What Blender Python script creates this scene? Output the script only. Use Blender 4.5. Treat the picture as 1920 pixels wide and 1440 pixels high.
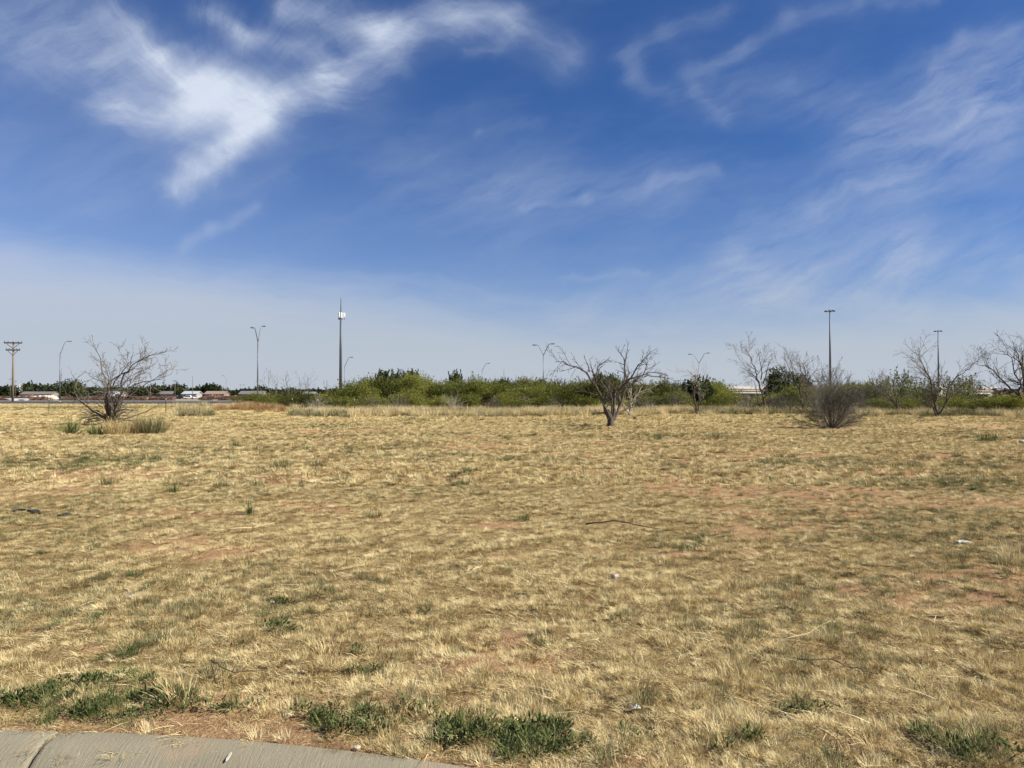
import bpy, math, random
import numpy as np
from mathutils import Vector
R = math.radians
for o in list(bpy.data.objects): bpy.data.objects.remove(o)
scene = bpy.context.scene
COL = scene.collection

# ------------------------------------------------------------------ camera
F = 1384.0; HORIZON = 742.0; CAMZ = 1.5
PITCH = math.atan((HORIZON - 720) / F)
cam = bpy.data.cameras.new('camera'); camo = bpy.data.objects.new('camera', cam); COL.objects.link(camo)
cam.sensor_width = 36; cam.lens = 36 * F / 1920; cam.clip_start = .05; cam.clip_end = 20000
camo.location = (0, 0, CAMZ); camo.rotation_euler = (math.pi/2 + PITCH, 0, 0)
scene.camera = camo
scene.render.resolution_x = 1024; scene.render.resolution_y = 768

# ------------------------------------------------------------------ light
SUN_EL = R(40); SUN_AZ = R(-14)      # azimuth from +X toward +Y
SKY_STRENGTH = .072
sdir = Vector((math.cos(SUN_EL)*math.cos(SUN_AZ), math.cos(SUN_EL)*math.sin(SUN_AZ), math.sin(SUN_EL)))
sl = bpy.data.lights.new('sun', 'SUN'); sl.energy = 4.9; sl.angle = R(.5); sl.color = (1, .95, .85)
so = bpy.data.objects.new('sun', sl); COL.objects.link(so)
so.rotation_euler = (-sdir).to_track_quat('-Z', 'Y').to_euler()
vs = scene.view_settings
vs.view_transform = 'Standard'; vs.look = 'None'; vs.gamma = 1; vs.use_curve_mapping = False; vs.exposure = 0.85
scene.cycles.max_bounces = 4; scene.cycles.diffuse_bounces = 3; scene.cycles.transmission_bounces = 3

# ---- tiny expression helper for node trees
class NT:
    def __init__(s, tree): s.t = tree
    def n(s, typ, **kw):
        nd = s.t.nodes.new(typ)
        for k, v in kw.items(): setattr(nd, k, v)
        return nd
    def put(s, sock, v):
        if hasattr(v, 'is_output'): s.t.links.new(v, sock)
        elif v is not None:
            try: sock.default_value = v
            except Exception: sock.default_value = tuple(v) + (1,)
    def m(s, op, a, b=None, c=None, clamp=False):
        nd = s.n('ShaderNodeMath', operation=op); nd.use_clamp = clamp
        s.put(nd.inputs[0], a)
        if b is not None: s.put(nd.inputs[1], b)
        if c is not None: s.put(nd.inputs[2], c)
        return nd.outputs[0]
    def v(s, op, a, b=None, scale=None):
        nd = s.n('ShaderNodeVectorMath', operation=op)
        s.put(nd.inputs[0], a)
        if b is not None: s.put(nd.inputs[1], b)
        if scale is not None: s.put(nd.inputs['Scale'], scale)
        return nd.outputs['Value'] if op in ('DOT_PRODUCT', 'LENGTH', 'DISTANCE') else nd.outputs['Vector']
    def comb(s, x, y, z=0.0):
        nd = s.n('ShaderNodeCombineXYZ')
        for i, q in enumerate((x, y, z)): s.put(nd.inputs[i], q)
        return nd.outputs[0]
    def sep(s, v):
        nd = s.n('ShaderNodeSeparateXYZ'); s.put(nd.inputs[0], v); return nd.outputs
    def rng(s, x, a, b, c, d, smooth=False):
        nd = s.n('ShaderNodeMapRange'); nd.interpolation_type = 'SMOOTHSTEP' if smooth else 'LINEAR'
        for i, q in enumerate((x, a, b, c, d)): s.put(nd.inputs[i], q)
        return nd.outputs[0]
    def noise(s, vec, scale=1., detail=3., rough=.5, lac=2., dist=0., out=0):
        nd = s.n('ShaderNodeTexNoise'); s.put(nd.inputs['Vector'], vec)
        nd.inputs['Scale'].default_value = scale; nd.inputs['Detail'].default_value = detail
        nd.inputs['Roughness'].default_value = rough; nd.inputs['Lacunarity'].default_value = lac
        nd.inputs['Distortion'].default_value = dist
        return nd.outputs[out]
    def mix(s, f, a, b, bt='MIX'):
        nd = s.n('ShaderNodeMix', data_type='RGBA', blend_type=bt)
        s.put(nd.inputs[0], f); s.put(nd.inputs[6], a if hasattr(a, 'is_output') else tuple(a)+(1,) if len(a) == 3 else a)
        s.put(nd.inputs[7], b if hasattr(b, 'is_output') else tuple(b)+(1,) if len(b) == 3 else b)
        return nd.outputs[2]
    def ramp(s, x, stops):
        nd = s.n('ShaderNodeValToRGB'); s.put(nd.inputs[0], x); el = nd.color_ramp.elements
        while len(el) < len(stops): el.new(.5)
        for e, (p, c) in zip(el, stops): e.position = p; e.color = tuple(c)+(1,)
        return nd.outputs[0]

def U(px): return (px-960)/F
def V(py): return (HORIZON-py)/F

def build_world():
    w = bpy.data.worlds.new('World'); scene.world = w; w.use_nodes = True
    w.node_tree.nodes.clear(); t = NT(w.node_tree)
    sky = t.n('ShaderNodeTexSky', sky_type='NISHITA'); sky.sun_disc = False
    sky.sun_elevation = SUN_EL; sky.sun_rotation = math.pi/2 - SUN_AZ
    sky.altitude = 900; sky.air_density = 1.0; sky.dust_density = .5; sky.ozone_density = 2.2
    d = t.n('ShaderNodeTexCoord').outputs['Generated']
    x, y, z = t.sep(d)
    yy = t.m('MAXIMUM', y, .08)
    u = t.m('DIVIDE', x, yy); v = t.m('DIVIDE', t.m('MAXIMUM', z, -.01), yy)
    P0 = t.comb(u, v)
    # wisp warp
    w1 = t.v('SUBTRACT', t.noise(P0, 5., 3., .55, out=1), (.5, .5, .5))
    w2 = t.v('SUBTRACT', t.noise(P0, 22., 3., .6, out=1), (.5, .5, .5))
    P = t.v('ADD', t.v('ADD', P0, t.v('SCALE', w1, scale=.065)), t.v('SCALE', w2, scale=.022))
    P = t.v('MULTIPLY', P, (1, 1, 0))
    def strokes(lst):
        acc = None
        for pts, wd, inten in lst:
            for (a, b) in zip(pts[:-1], pts[1:]):
                A = (U(a[0]), V(a[1]), 0); B = (U(b[0]), V(b[1]), 0)
                ba = (B[0]-A[0], B[1]-A[1], 0); L2 = ba[0]**2+ba[1]**2
                pa = t.v('SUBTRACT', P, A)
                h = t.m('MAXIMUM', t.m('MINIMUM', t.m('MULTIPLY', t.v('DOT_PRODUCT', pa, ba), 1/L2), 1.), 0.)
                dd = t.v('DISTANCE', pa, t.v('SCALE', ba, scale=h))
                wa = wd[0] if isinstance(wd, tuple) else wd
                g = t.m('DIVIDE', dd, wa/F)
                g = t.m('EXPONENT', t.m('MULTIPLY', t.m('MULTIPLY', g, g), -1.0))
                g = t.m('MULTIPLY', g, inten)
                acc = g if acc is None else t.m('ADD', acc, t.m('MULTIPLY', g, t.m('SUBTRACT', 1., acc)))
        return acc
    bird = strokes([
        ([(370,165),(480,200)], 66, 1.0), ([(235,195),(340,225)], 48, .62), ([(200,10),(290,90),(390,160)], 36, .62),
        ([(180,175),(240,215)], 34, .38),
        ([(470,225),(430,290),(330,365)], 30, .70), ([(400,190),(370,300)], 40, .30), ([(490,185),(610,140),(735,112)], 36, .58),
        ([(370,0),(450,65),(600,90)], 30, .46), ([(540,10),(720,45),(860,40)], 38, .52), ([(860,40),(940,55)], 44, .22), ([(940,55),(1050,110)], 50, .13), ([(620,110),(760,70)], 26, .35),
        ([(820,0),(960,30),(1060,90)], 38, .28), ([(0,110),(110,115)], 42, .20), ([(0,40),(240,120)], 75, .20),
        ([(550,160),(700,190)], 42, .2)])
    thin = strokes([
        ([(330,475),(400,432),(485,392)], 14, .60), ([(410,370),(540,328)], 26, .30),
        ([(1360,0),(1250,50),(1180,100),(1195,145),(1260,170)], 26, .36),
        ([(1600,5),(1480,25),(1400,75),(1310,140)], 22, .40), ([(1300,165),(1365,212)], 20, .42),
        ([(1480,150),(1520,180)], 22, .25), ([(1620,0),(1760,0)], 16, .4),
        ([(980,390),(1100,372),(1210,345),(1335,318)], 14, .50),
        ([(1920,60),(1810,80),(1760,150),(1630,240)], 24, .38), ([(1380,470),(1540,390),(1640,352)], 22, .42),
        ([(1060,522),(1220,515)], 9, .42), ([(820,530),(930,542)], 8, .35), ([(790,300),(900,240),(1010,230)], 12, .28), ([(870,105),(940,95)], 14, .4),
        ([(1700,520),(1920,490)], 14, .35), ([(1600,300),(1700,240)], 22, .3), ([(1880,410),(1920,400)], 30, .35)])
    broad = strokes([
        ([(960,350),(1250,350)], 60, .16), ([(1920,130),(1830,190),(1660,240)], 80, .26), ([(1880,250),(1700,330)], 90, .22), ([(1400,420),(1640,360)], 60, .16),
        ([(1380,510),(1700,480),(1920,500)], 60, .28), ([(760,350),(960,400)], 80, .12), ([(1060,600),(1400,550),(1700,560)], 50, .34), ([(1330,150),(1560,160)], 60, .12),
        ([(200,330),(330,300)], 90, .12), ([(0,60),(200,90)], 70, .26), ([(100,20),(260,130)], 60, .25)])
    # streaky fibre noise, running up-left to down-right in the main cloud, up-right in the thin cirrus
    def fibre(ang, sx, sy, detail=6.):
        c, s_ = math.cos(ang), math.sin(ang)
        a = t.v('DOT_PRODUCT', P, (c, s_, 0)); b = t.v('DOT_PRODUCT', P, (-s_, c, 0))
        return t.noise(t.comb(t.m('MULTIPLY', a, sx), t.m('MULTIPLY', b, sy)), 1., detail, .62)
    fa = fibre(R(-34), 5, 20, 9.); fb = fibre(R(24), 7, 30, 9.); fc_ = fibre(R(35), 6, 26, 9.)
    q = t.v('SUBTRACT', P, (U(415), V(205), 0)); qx, qy, _ = t.sep(q); rr = t.v('LENGTH', q)
    an = t.m('ADD', t.m('ARCTAN2', qy, qx), t.m('MULTIPLY', rr, 1.1))
    rad = t.noise(t.comb(t.m('MULTIPLY', t.m('COSINE', an), 6.5), t.m('MULTIPLY', t.m('SINE', an), 6.5), t.m('MULTIPLY', rr, 6.)), 1., 9., .62)
    kk = t.rng(rr, .02, .17, 0., 1., True); rad = t.m('ADD', t.m('MULTIPLY', rad, kk), t.m('MULTIPLY', t.m('SUBTRACT', 1., kk), .58))
    fa = t.m('ADD', t.m('MULTIPLY', fa, .35), t.m('ADD', t.m('MULTIPLY', rad, .45), t.m('MULTIPLY', fc_, .2)))
    def shape(S, N, fray, gain):
        n = t.rng(N, .30, .70, 0., 1.)
        e = t.m('SUBTRACT', t.m('MULTIPLY', S, gain), t.m('MULTIPLY', t.m('SUBTRACT', 1., n), fray))
        lo = t.m('MULTIPLY', t.m('MULTIPLY', S, n), .35)
        return t.m('MAXIMUM', t.m('MAXIMUM', e, lo), 0)
    feather = t.m('MULTIPLY', bird, t.rng(fa, .36, .66, .12, 1.25))
    Da = shape(bird, t.m('ADD', t.m('MULTIPLY', t.m('SUBTRACT', fa, .5), 1.45), .5), .40, 1.0); Da = t.m('ADD', t.m('MULTIPLY', Da, .48), t.m('ADD', t.m('MULTIPLY', feather, .58), t.m('MULTIPLY', t.rng(bird, .50, 1.10, 0., .22, True), t.rng(fa, .3, .7, .6, 1.2)))); Db = shape(thin, fb, .13, .42)
    Dc = t.m('MULTIPLY', broad, t.rng(fb, .32, .68, .25, 1.35))
    # pale cirrostratus veil near the horizon with ragged top edge sloping down to the right
    edge = t.m('ADD', t.m('MULTIPLY', u, -.13), .115)
    edge = t.m('MAXIMUM', edge, t.m('ADD', t.m('MULTIPLY', u, .10), .075))
    vn = t.m('ADD', v, t.m('MULTIPLY', t.m('SUBTRACT', fibre(R(-5), 2.5, 16, 4.), .5), .10))
    veil = t.rng(t.m('SUBTRACT', vn, edge), -.07, .05, .88, 0., True)
    soft = t.m('MAXIMUM', t.rng(v, 0, .32, .38, 0., True), t.rng(v, .0, .13, .95, 0., True))
    base = t.m('MULTIPLY', t.rng(fibre(R(12), 1.6, 5., 5.), .42, .75, 0., .22, True), t.rng(v, .5, .2, .5, 1.))
    left = t.m('MULTIPLY', t.rng(u, -.75, .1, .20, 0., True), t.rng(v, .5, .25, .2, 1., True))
    D = t.m('SUBTRACT', 1., Da, clamp=True)
    for q in (Db, Dc, veil, soft, base, left):
        D = t.m('MULTIPLY', D, t.m('SUBTRACT', 1., q, clamp=True))
    D = t.m('MULTIPLY', t.m('SUBTRACT', 1., D), t.rng(y, .05, .25, .5, 1.), clamp=True)
    # blue of the clear part: the physical sky, deepened; below the horizon the same
    skyc = t.mix(1., sky.outputs[0], (.29, .49, .80, 1), 'MULTIPLY')
    zc = t.rng(v, .05, .26, 0., 1., True)
    cl = t.mix(zc, (3.9, 4.3, 4.85), (3.95, 4.55, 5.8))
    core = t.m('MULTIPLY', t.rng(Da, .30, 1.25, 0., .80, True), 1.)
    cl = t.mix(core, cl, (5.7, 6.2, 7.1))
    colr = t.mix(D, skyc, cl)
    bg = t.n('ShaderNodeBackground'); t.put(bg.inputs[0], colr); bg.inputs[1].default_value = SKY_STRENGTH
    out = t.n('ShaderNodeOutputWorld'); w.node_tree.links.new(bg.outputs[0], out.inputs[0])
build_world()

# ------------------------------------------------------------------ geometry helpers
def ray(px, py):
    cx = (px-960)/F; cz = (720-py)/F; c, s = math.cos(PITCH), math.sin(PITCH)
    return cx, c - cz*s, s + cz*c
def P(px, py):                     # ground point seen at a place of the photograph
    x, y, z = ray(px, py); k = CAMZ / max(-z, 1e-4); return x*k, y*k
def at(px, D): x, y, z = ray(px, HORIZON); return x/y*D, D
def zat(py, D): x, y, z = ray(960, py); return CAMZ + z/y*D

def hash2(ix, iy, s):
    n = (ix*374761393 + iy*668265263 + s*974711) & 0xffffffff
    n = ((n ^ (n >> 13)) * 1274126177) & 0xffffffff
    return ((n ^ (n >> 16)) & 0xffff) / 65535.
def vnoise(x, y, f=1., s=0):
    x = np.asarray(x, float)*f + 1000; y = np.asarray(y, float)*f + 1000
    ix = np.floor(x).astype(np.int64); iy = np.floor(y).astype(np.int64); fx = x-ix; fy = y-iy
    fx = fx*fx*(3-2*fx); fy = fy*fy*(3-2*fy)
    a = hash2(ix, iy, s); b = hash2(ix+1, iy, s); c = hash2(ix, iy+1, s); d = hash2(ix+1, iy+1, s)
    return (a*(1-fx)+b*fx)*(1-fy) + (c*(1-fx)+d*fx)*fy
def fbm(x, y, f=1., s=0, o=3):
    r = 0; a = .5; tot = 0
    for i in range(o): r = r + a*vnoise(x, y, f*2**i, s+i*7); tot += a; a *= .5
    return r/tot

def kerb_y(x):
    t = np.clip(np.asarray(x, float) + 2.31, 0, 3.2)
    k = 3.33 - .012*t - .066*t*t
    return k - np.maximum(np.asarray(x, float)+2.31-3.2, 0)*.395
def gauss(x, y, cx, cy, rx, ry): return np.exp(-((x-cx)/rx)**2 - ((y-cy)/ry)**2)
MOUND = at(470, 66)
def gz(x, y):
    x = np.asarray(x, float); y = np.asarray(y, float)
    near = np.clip((y - kerb_y(x))/.5, 0, 1)
    fade = np.clip(1 - (y-60)/80, 0, 1)
    z = (fbm(x, y, .11, 3)-.5)*.30*np.clip((y-6)/20, 0, 1)*fade + (fbm(x, y, .8, 5)-.5)*.07*near*fade
    z = z + (fbm(x, y, 3.6, 9, 2)-.5)*.085*near*np.clip(1-(y-25)/20, 0, 1)
    z = z + .55*gauss(x, y, MOUND[0], MOUND[1]+2, 4.2, 4) + .35*gauss(x, y, MOUND[0]-6, MOUND[1]+5, 6, 5)
    z = z + .10*gauss(x, y, *P(100, 935), 1.3, 1.6)
    z = z + .12*gauss(x, y, *P(1860, 800), 3.5, 2) + .1*gauss(x, y, *P(1740, 797), 1.5, 1)
    return z
def g(x, y): return float(gz(x, y))

class MB:
    def __init__(s): s.v = []; s.f = []
    def add(s, vs, fs):
        o = len(s.v); s.v += [tuple(p) for p in vs]; s.f += [tuple(i+o for i in q) for q in fs]; return s
    def box(s, x0, x1, y0, y1, z0, z1):
        return s.add([(x0,y0,z0),(x1,y0,z0),(x1,y1,z0),(x0,y1,z0),(x0,y0,z1),(x1,y0,z1),(x1,y1,z1),(x0,y1,z1)],
              [(0,3,2,1),(4,5,6,7),(0,1,5,4),(1,2,6,5),(2,3,7,6),(3,0,4,7)])
    def tube(s, pts, rad, n=6, caps=True):
        pts = [Vector(p) for p in pts]; m = len(pts); vs = []; fs = []
        for i, p in enumerate(pts):
            d = (pts[min(i+1, m-1)] - pts[max(i-1, 0)]).normalized()
            a = d.cross(Vector((.13, .97, .21))).normalized(); b = d.cross(a)
            r = rad[i] if hasattr(rad, '__len__') else rad
            for k in range(n):
                q = 2*math.pi*k/n; vs.append(p + (a*math.cos(q) + b*math.sin(q))*r)
        for i in range(m-1):
            for k in range(n): fs.append((i*n+k, i*n+(k+1)%n, (i+1)*n+(k+1)%n, (i+1)*n+k))
        if caps: fs += [tuple(range(n))[::-1], tuple((m-1)*n+k for k in range(n))]
        return s.add(vs, fs)
    def prism(s, prof, x0, x1, axis='x'):          # profile (a,b) swept along an axis
        n = len(prof)
        if axis == 'x': vs = [(x0, a, b) for a, b in prof] + [(x1, a, b) for a, b in prof]
        else: vs = [(a, x0, b) for a, b in prof] + [(a, x1, b) for a, b in prof]
        return s.add(vs, [tuple(range(n))[::-1], tuple(range(n, 2*n))] + [(i, (i+1) % n, (i+1) % n+n, i+n) for i in range(n)])
    def mesh(s, name, m=None, smooth=False):
        me = bpy.data.meshes.new(name); me.from_pydata(s.v, [], s.f)
        if m: me.materials.append(m)
        if smooth: me.polygons.foreach_set('use_smooth', [True]*len(me.polygons))
        return me
    def build(s, name, m, parent=None, smooth=False):
        o = bpy.data.objects.new(name, s.mesh(name, m, smooth)); COL.objects.link(o); o.parent = parent; return o
def link(name, me, parent=None):
    o = bpy.data.objects.new(name, me); COL.objects.link(o); o.parent = parent; return o
def tag(o, label, cat, group=None, kind=None):
    o['label'] = label; o['category'] = cat
    if group: o['group'] = group
    if kind: o['kind'] = kind
    return o
def thing(name, label, cat, loc, rz=0, group=None, scale=None):
    o = bpy.data.objects.new(name, None); COL.objects.link(o); o.location = loc; o.rotation_euler = (0, 0, rz)
    o.empty_display_size = .2
    if scale: o.scale = scale if hasattr(scale, '__len__') else (scale,)*3
    return tag(o, label, cat, group)
def fast_mesh(name, verts, faces_flat, loops, mat, vals=None, smooth=False):
    me = bpy.data.meshes.new(name); nv = len(verts); nf = len(loops)
    me.vertices.add(nv); me.vertices.foreach_set('co', np.asarray(verts, np.float32).ravel())
    me.loops.add(len(faces_flat)); me.loops.foreach_set('vertex_index', np.asarray(faces_flat, np.int32))
    me.polygons.add(nf); st = np.concatenate([[0], np.cumsum(loops)[:-1]]).astype(np.int32)
    me.polygons.foreach_set('loop_start', st)
    me.update(calc_edges=True); me.validate()
    if vals is not None:
        at_ = me.attributes.new('val', 'FLOAT', 'POINT'); at_.data.foreach_set('value', np.asarray(vals, np.float32))
    if mat: me.materials.append(mat)
    if smooth: me.polygons.foreach_set('use_smooth', [True]*len(me.polygons))
    return me

# ------------------------------------------------------------------ materials
def mat(name, fn, rough=.8, metal=0., spec=.3):
    m = bpy.data.materials.new(name); m.use_nodes = True; t = NT(m.node_tree)
    b = m.node_tree.nodes['Principled BSDF']; b.inputs['Roughness'].default_value = rough
    b.inputs['Metallic'].default_value = metal; b.inputs['Specular IOR Level'].default_value = spec
    r = fn(t) if callable(fn) else None
    if r is None:                                       # a plain colour gets faint wear of its own
        oc = t.n('ShaderNodeTexCoord').outputs['Object']
        c = fn; k = t.noise(oc, 2.3, 5., .6)
        col = t.ramp(k, [(.3, tuple(q*.80 for q in c)), (.7, tuple(min(q*1.12, .95) for q in c))]); bump = None
    else: col, bump = r if isinstance(r, tuple) else (r, None)
    t.put(b.inputs['Base Color'], col)
    if bump is not None:
        bn = t.n('ShaderNodeBump'); bn.inputs['Strength'].default_value = bump[1]; bn.inputs['Distance'].default_value = bump[2]
        t.put(bn.inputs['Height'], bump[0]); m.node_tree.links.new(bn.outputs[0], b.inputs['Normal'])
    return m
def leafmat(name, stops, trans=.25, patch=None, rnd=.35):
    m = bpy.data.materials.new(name); m.use_nodes = True; m.node_tree.nodes.clear(); t = NT(m.node_tree)
    a = t.n('ShaderNodeAttribute', attribute_name='val').outputs['Fac']
    r = t.n('ShaderNodeObjectInfo').outputs['Random']
    x = t.m('ADD', a, t.m('MULTIPLY', t.m('SUBTRACT', r, .5), rnd), clamp=True)
    pos = t.n('ShaderNodeNewGeometry').outputs['Position']
    big = t.noise(pos, .22, 4., .6)
    x = t.m('ADD', x, t.m('MULTIPLY', t.m('SUBTRACT', big, .5), .55), clamp=True)
    col = t.ramp(x, stops)
    if patch:
        f = t.rng(t.noise(pos, patch[1], 5., .62), patch[2], patch[3], 0., patch[4], True)
        col = t.mix(f, col, patch[0])
    d = t.n('ShaderNodeBsdfDiffuse'); t.put(d.inputs[0], col)
    tr = t.n('ShaderNodeBsdfTranslucent'); t.put(tr.inputs[0], col)
    mx = t.n('ShaderNodeMixShader'); mx.inputs[0].default_value = trans
    L = m.node_tree.links; L.new(d.outputs[0], mx.inputs[1]); L.new(tr.outputs[0], mx.inputs[2])
    out = t.n('ShaderNodeOutputMaterial'); L.new(mx.outputs[0], out.inputs[0]); return m

STRAW = [(0, (.12,.07,.03)), (.25, (.38,.26,.11)), (.55, (.61,.48,.225)), (1, (.85,.735,.44))]
M = {}
M['straw'] = leafmat('dry_straw', STRAW, .12, ((.34,.28,.12), .11, .53, .68, .5))
M['straw_far'] = leafmat('dry_straw_far', STRAW, .22, ((.30,.27,.11), .06, .55, .72, .5))  # same straw ramp, more translucent, with broader olive patches
M['brown'] = leafmat('brown_thatch', [(0, (.12,.07,.035)), (.5, (.27,.17,.08)), (1, (.42,.29,.14))], .15)
M['green'] = leafmat('green_blades', [(0, (.045,.075,.025)), (.5, (.10,.14,.045)), (1, (.27,.27,.10))], .25)
M['greygreen'] = leafmat('olive_blades', [(0, (.06,.065,.03)), (.5, (.17,.165,.075)), (1, (.46,.39,.20))], .25)
M['weed'] = leafmat('weed_leaf', [(0, (.03,.042,.016)), (.5, (.085,.108,.038)), (1, (.20,.21,.085))], .25)
M['tall'] = leafmat('tall_dry_blades', [(0, (.30,.21,.10)), (.4, (.58,.45,.22)), (1, (.84,.72,.44))], .25, ((.17,.16,.07), .12, .50, .64, .6))
M['rust'] = leafmat('rust_blades', [(0, (.18,.09,.04)), (.5, (.34,.19,.085)), (1, (.50,.34,.16))], .25)
M['mesq'] = leafmat('mesquite_leaf', [(0, (.04,.045,.012)), (.45, (.135,.145,.032)), (1, (.30,.30,.075))], .3, rnd=.7)
M['mesqdark'] = leafmat('dark_leaf', [(0, (.03,.042,.014)), (.5, (.065,.085,.028)), (1, (.12,.14,.05))], .25, rnd=.5)
M['greyleaf'] = leafmat('grey_green_leaf', [(0, (.09,.095,.04)), (.5, (.18,.19,.08)), (1, (.30,.30,.14))], .25)
M['farleaf'] = leafmat('far_tree_leaf', [(0, (.022,.032,.014)), (.5, (.045,.058,.026)), (1, (.085,.098,.045))], .2, rnd=.4)
M['scrub'] = leafmat('dead_scrub', [(0, (.07,.045,.035)), (.5, (.15,.10,.075)), (1, (.30,.22,.16))], .1, ((.13,.05,.04), .03, .5, .6, .7))
M['cactus'] = leafmat('cactus_pad', [(0, (.02,.035,.025)), (.5, (.045,.065,.045)), (1, (.11,.14,.09))], 0.)

def m_ground(t):
    pos = t.n('ShaderNodeNewGeometry').outputs['Position']
    x, y, z = t.sep(pos)
    n1 = t.noise(pos, .45, 6., .62); n2 = t.noise(pos, 9., 6., .7); n3 = t.noise(pos, 55., 4., .7)
    big = t.noise(pos, .07, 4., .6)
    dirt = t.mix(n2, (.25,.13,.06), (.56,.36,.19))
    thatch = t.ramp(t.m('ADD', t.m('MULTIPLY', n2, .5), t.m('MULTIPLY', n3, .5)), [(.3, (.07,.05,.022)), (.5, (.28,.20,.085)), (.68, (.55,.43,.19))])
    bv = t.n('ShaderNodeAttribute', attribute_name='val').outputs['Fac']
    bf = t.rng(t.m('ADD', bv, t.m('MULTIPLY', t.m('SUBTRACT', t.m('ADD', t.m('MULTIPLY', n2, .6), t.m('MULTIPLY', n3, .4)), .5), 1.6)), .30, .62, 0., 1., True)
    clods = t.rng(n3, .60, .68, 0., .5); dirt = t.mix(clods, dirt, (.17,.085,.04))
    nearc = t.mix(bf, t.mix(.10, thatch, dirt), dirt)
    farc = t.mix(t.rng(big, .42, .60, 0., 1., True), (.56,.43,.18), (.40,.34,.14))
    farc = t.mix(t.rng(n1, .35, .65, 0., .45), farc, (.66,.52,.24))
    gb = t.rng(t.noise(t.v('MULTIPLY', pos, (.02, .11, 1)), 1., 4., .6), .5, .62, 0., 1., True)
    farc = t.mix(t.m('MULTIPLY', gb, t.rng(y, 62, 95, 0., .8)), farc, (.17,.19,.08))
    c = t.mix(t.rng(y, 22, 60, 0., .85, True), nearc, farc)
    # beyond the road: bare tan and brown earth
    c = t.mix(t.rng(y, 142, 150, 0., 1.), c, t.mix(t.noise(pos, .03, 6., .7), (.20,.13,.09), (.40,.32,.22)))
    return c, (t.m('ADD', n2, t.m('MULTIPLY', n3, .6)), 1., .06)
M['ground'] = mat('ground_earth', m_ground, .95, spec=.1)
def m_dirt(t):
    oc = t.n('ShaderNodeNewGeometry').outputs['Position']; n = t.noise(oc, 6., 6., .7); n3 = t.noise(oc, 40., 4., .7)
    return t.mix(n, (.30,.15,.07), (.55,.34,.18)), (t.m('ADD', n, t.m('MULTIPLY', n3, .5)), .9, .04)
M['dirt'] = mat('orange_dirt', m_dirt, .95, spec=.1)
def m_kerb(t):
    pos = t.n('ShaderNodeNewGeometry').outputs['Position']
    st = t.noise(t.v('MULTIPLY', pos, (130, 9, 9)), 1., 3., .6)      # broom strokes across the kerb
    n = t.noise(pos, 3.5, 6., .65); sp = t.noise(pos, 90., 3., .6); pit = t.noise(pos, 38., 2., .5)
    c = t.mix(t.m('ADD', t.m('MULTIPLY', st, .45), t.m('MULTIPLY', n, .55)), (.15,.128,.083), (.31,.275,.19))
    c = t.mix(t.rng(sp, .62, .72, 0., .5), c, (.42,.37,.29))
    c = t.mix(t.rng(pit, .70, .76, 0., .6), c, (.10,.085,.065))
    c = t.mix(t.rng(t.noise(pos, 2.3, 6., .75), .54, .70, 0., .45), c, (.40,.235,.13))
    return c, (t.m('ADD', st, t.m('MULTIPLY', sp, .7)), .55, .006)
M['kerb'] = mat('kerb_concrete', m_kerb, .9)
def m_asphalt(t):
    pos = t.n('ShaderNodeNewGeometry').outputs['Position']; n = t.noise(pos, 90., 4., .7); b = t.noise(pos, .8, 5., .6)
    return t.mix(t.m('ADD', t.m('MULTIPLY', n, .5), t.m('MULTIPLY', b, .5)), (.035,.034,.033), (.085,.08,.075)), (n, .6, .01)
M['asphalt'] = mat('asphalt', m_asphalt, .9)
def m_conc(t):
    pos = t.n('ShaderNodeNewGeometry').outputs['Position']; n = t.noise(pos, .8, 6., .65)
    s = t.noise(t.v('MULTIPLY', pos, (1.5, 1.5, .15)), 1., 4., .6)
    return t.mix(t.m('ADD', t.m('MULTIPLY', n, .5), t.m('MULTIPLY', s, .5)), (.27,.245,.21), (.48,.445,.39))
M['concrete'] = mat('bridge_concrete', m_conc, .85)
def m_bark(a, b):
    def fn(t):
        oc = t.n('ShaderNodeTexCoord').outputs['Object']
        n = t.noise(t.v('MULTIPLY', oc, (9, 9, 2.5)), 1., 6., .7); k = t.noise(oc, 1.1, 3., .5)
        return t.mix(t.m('ADD', t.m('MULTIPLY', n, .6), t.m('MULTIPLY', k, .4)), a, b), (n, .8, .03)
    return fn
M['bark'] = mat('dark_bark', m_bark((.03,.024,.018), (.145,.115,.085)), .9)
M['twig'] = mat('weathered_twig', m_bark((.09,.075,.06), (.25,.215,.175)), .9)
M['palewood'] = mat('pale_dead_wood', m_bark((.20,.17,.13), (.42,.37,.29)), .9)
M['greytwig'] = mat('grey_twig', m_bark((.075,.065,.048), (.20,.175,.135)), .9)
M['galv'] = mat('galvanised_steel', (.15,.165,.18), .5, .6)
M['darksteel'] = mat('dark_weathered_steel', (.10,.11,.12), .55, .5)
M['pale_straw'] = mat('pale_stalk', (.60,.48,.27), .8)
M['pole'] = mat('creosoted_wood', m_bark((.11,.085,.06), (.26,.21,.155)), .85)
M['darkwood'] = mat('dark_timber', m_bark((.03,.025,.02), (.09,.07,.055)), .85)
M['white'] = mat('white_paint', (.80,.79,.76), .5)
M['offwhite'] = mat('cream_siding', (.33,.30,.26), .7)
M['tan'] = mat('tan_brick', (.26,.20,.15), .85)
M['roofpale'] = mat('pale_metal_roof', (.40,.43,.43), .6)
M['roofdark'] = mat('grey_shingle', (.16,.15,.145), .85)
M['glass'] = mat('window_glass', (.03,.04,.05), .15, spec=.6)
M['rubber'] = mat('black_rubber', (.022,.022,.024), .7)
M['rusty'] = mat('rusted_iron', lambda t: t.mix(t.noise(t.n('ShaderNodeTexCoord').outputs['Object'], .9, 6., .7), (.09,.035,.025), (.24,.12,.085)), .8)
M['post'] = mat('green_steel_post', (.07,.075,.06), .7)
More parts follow.
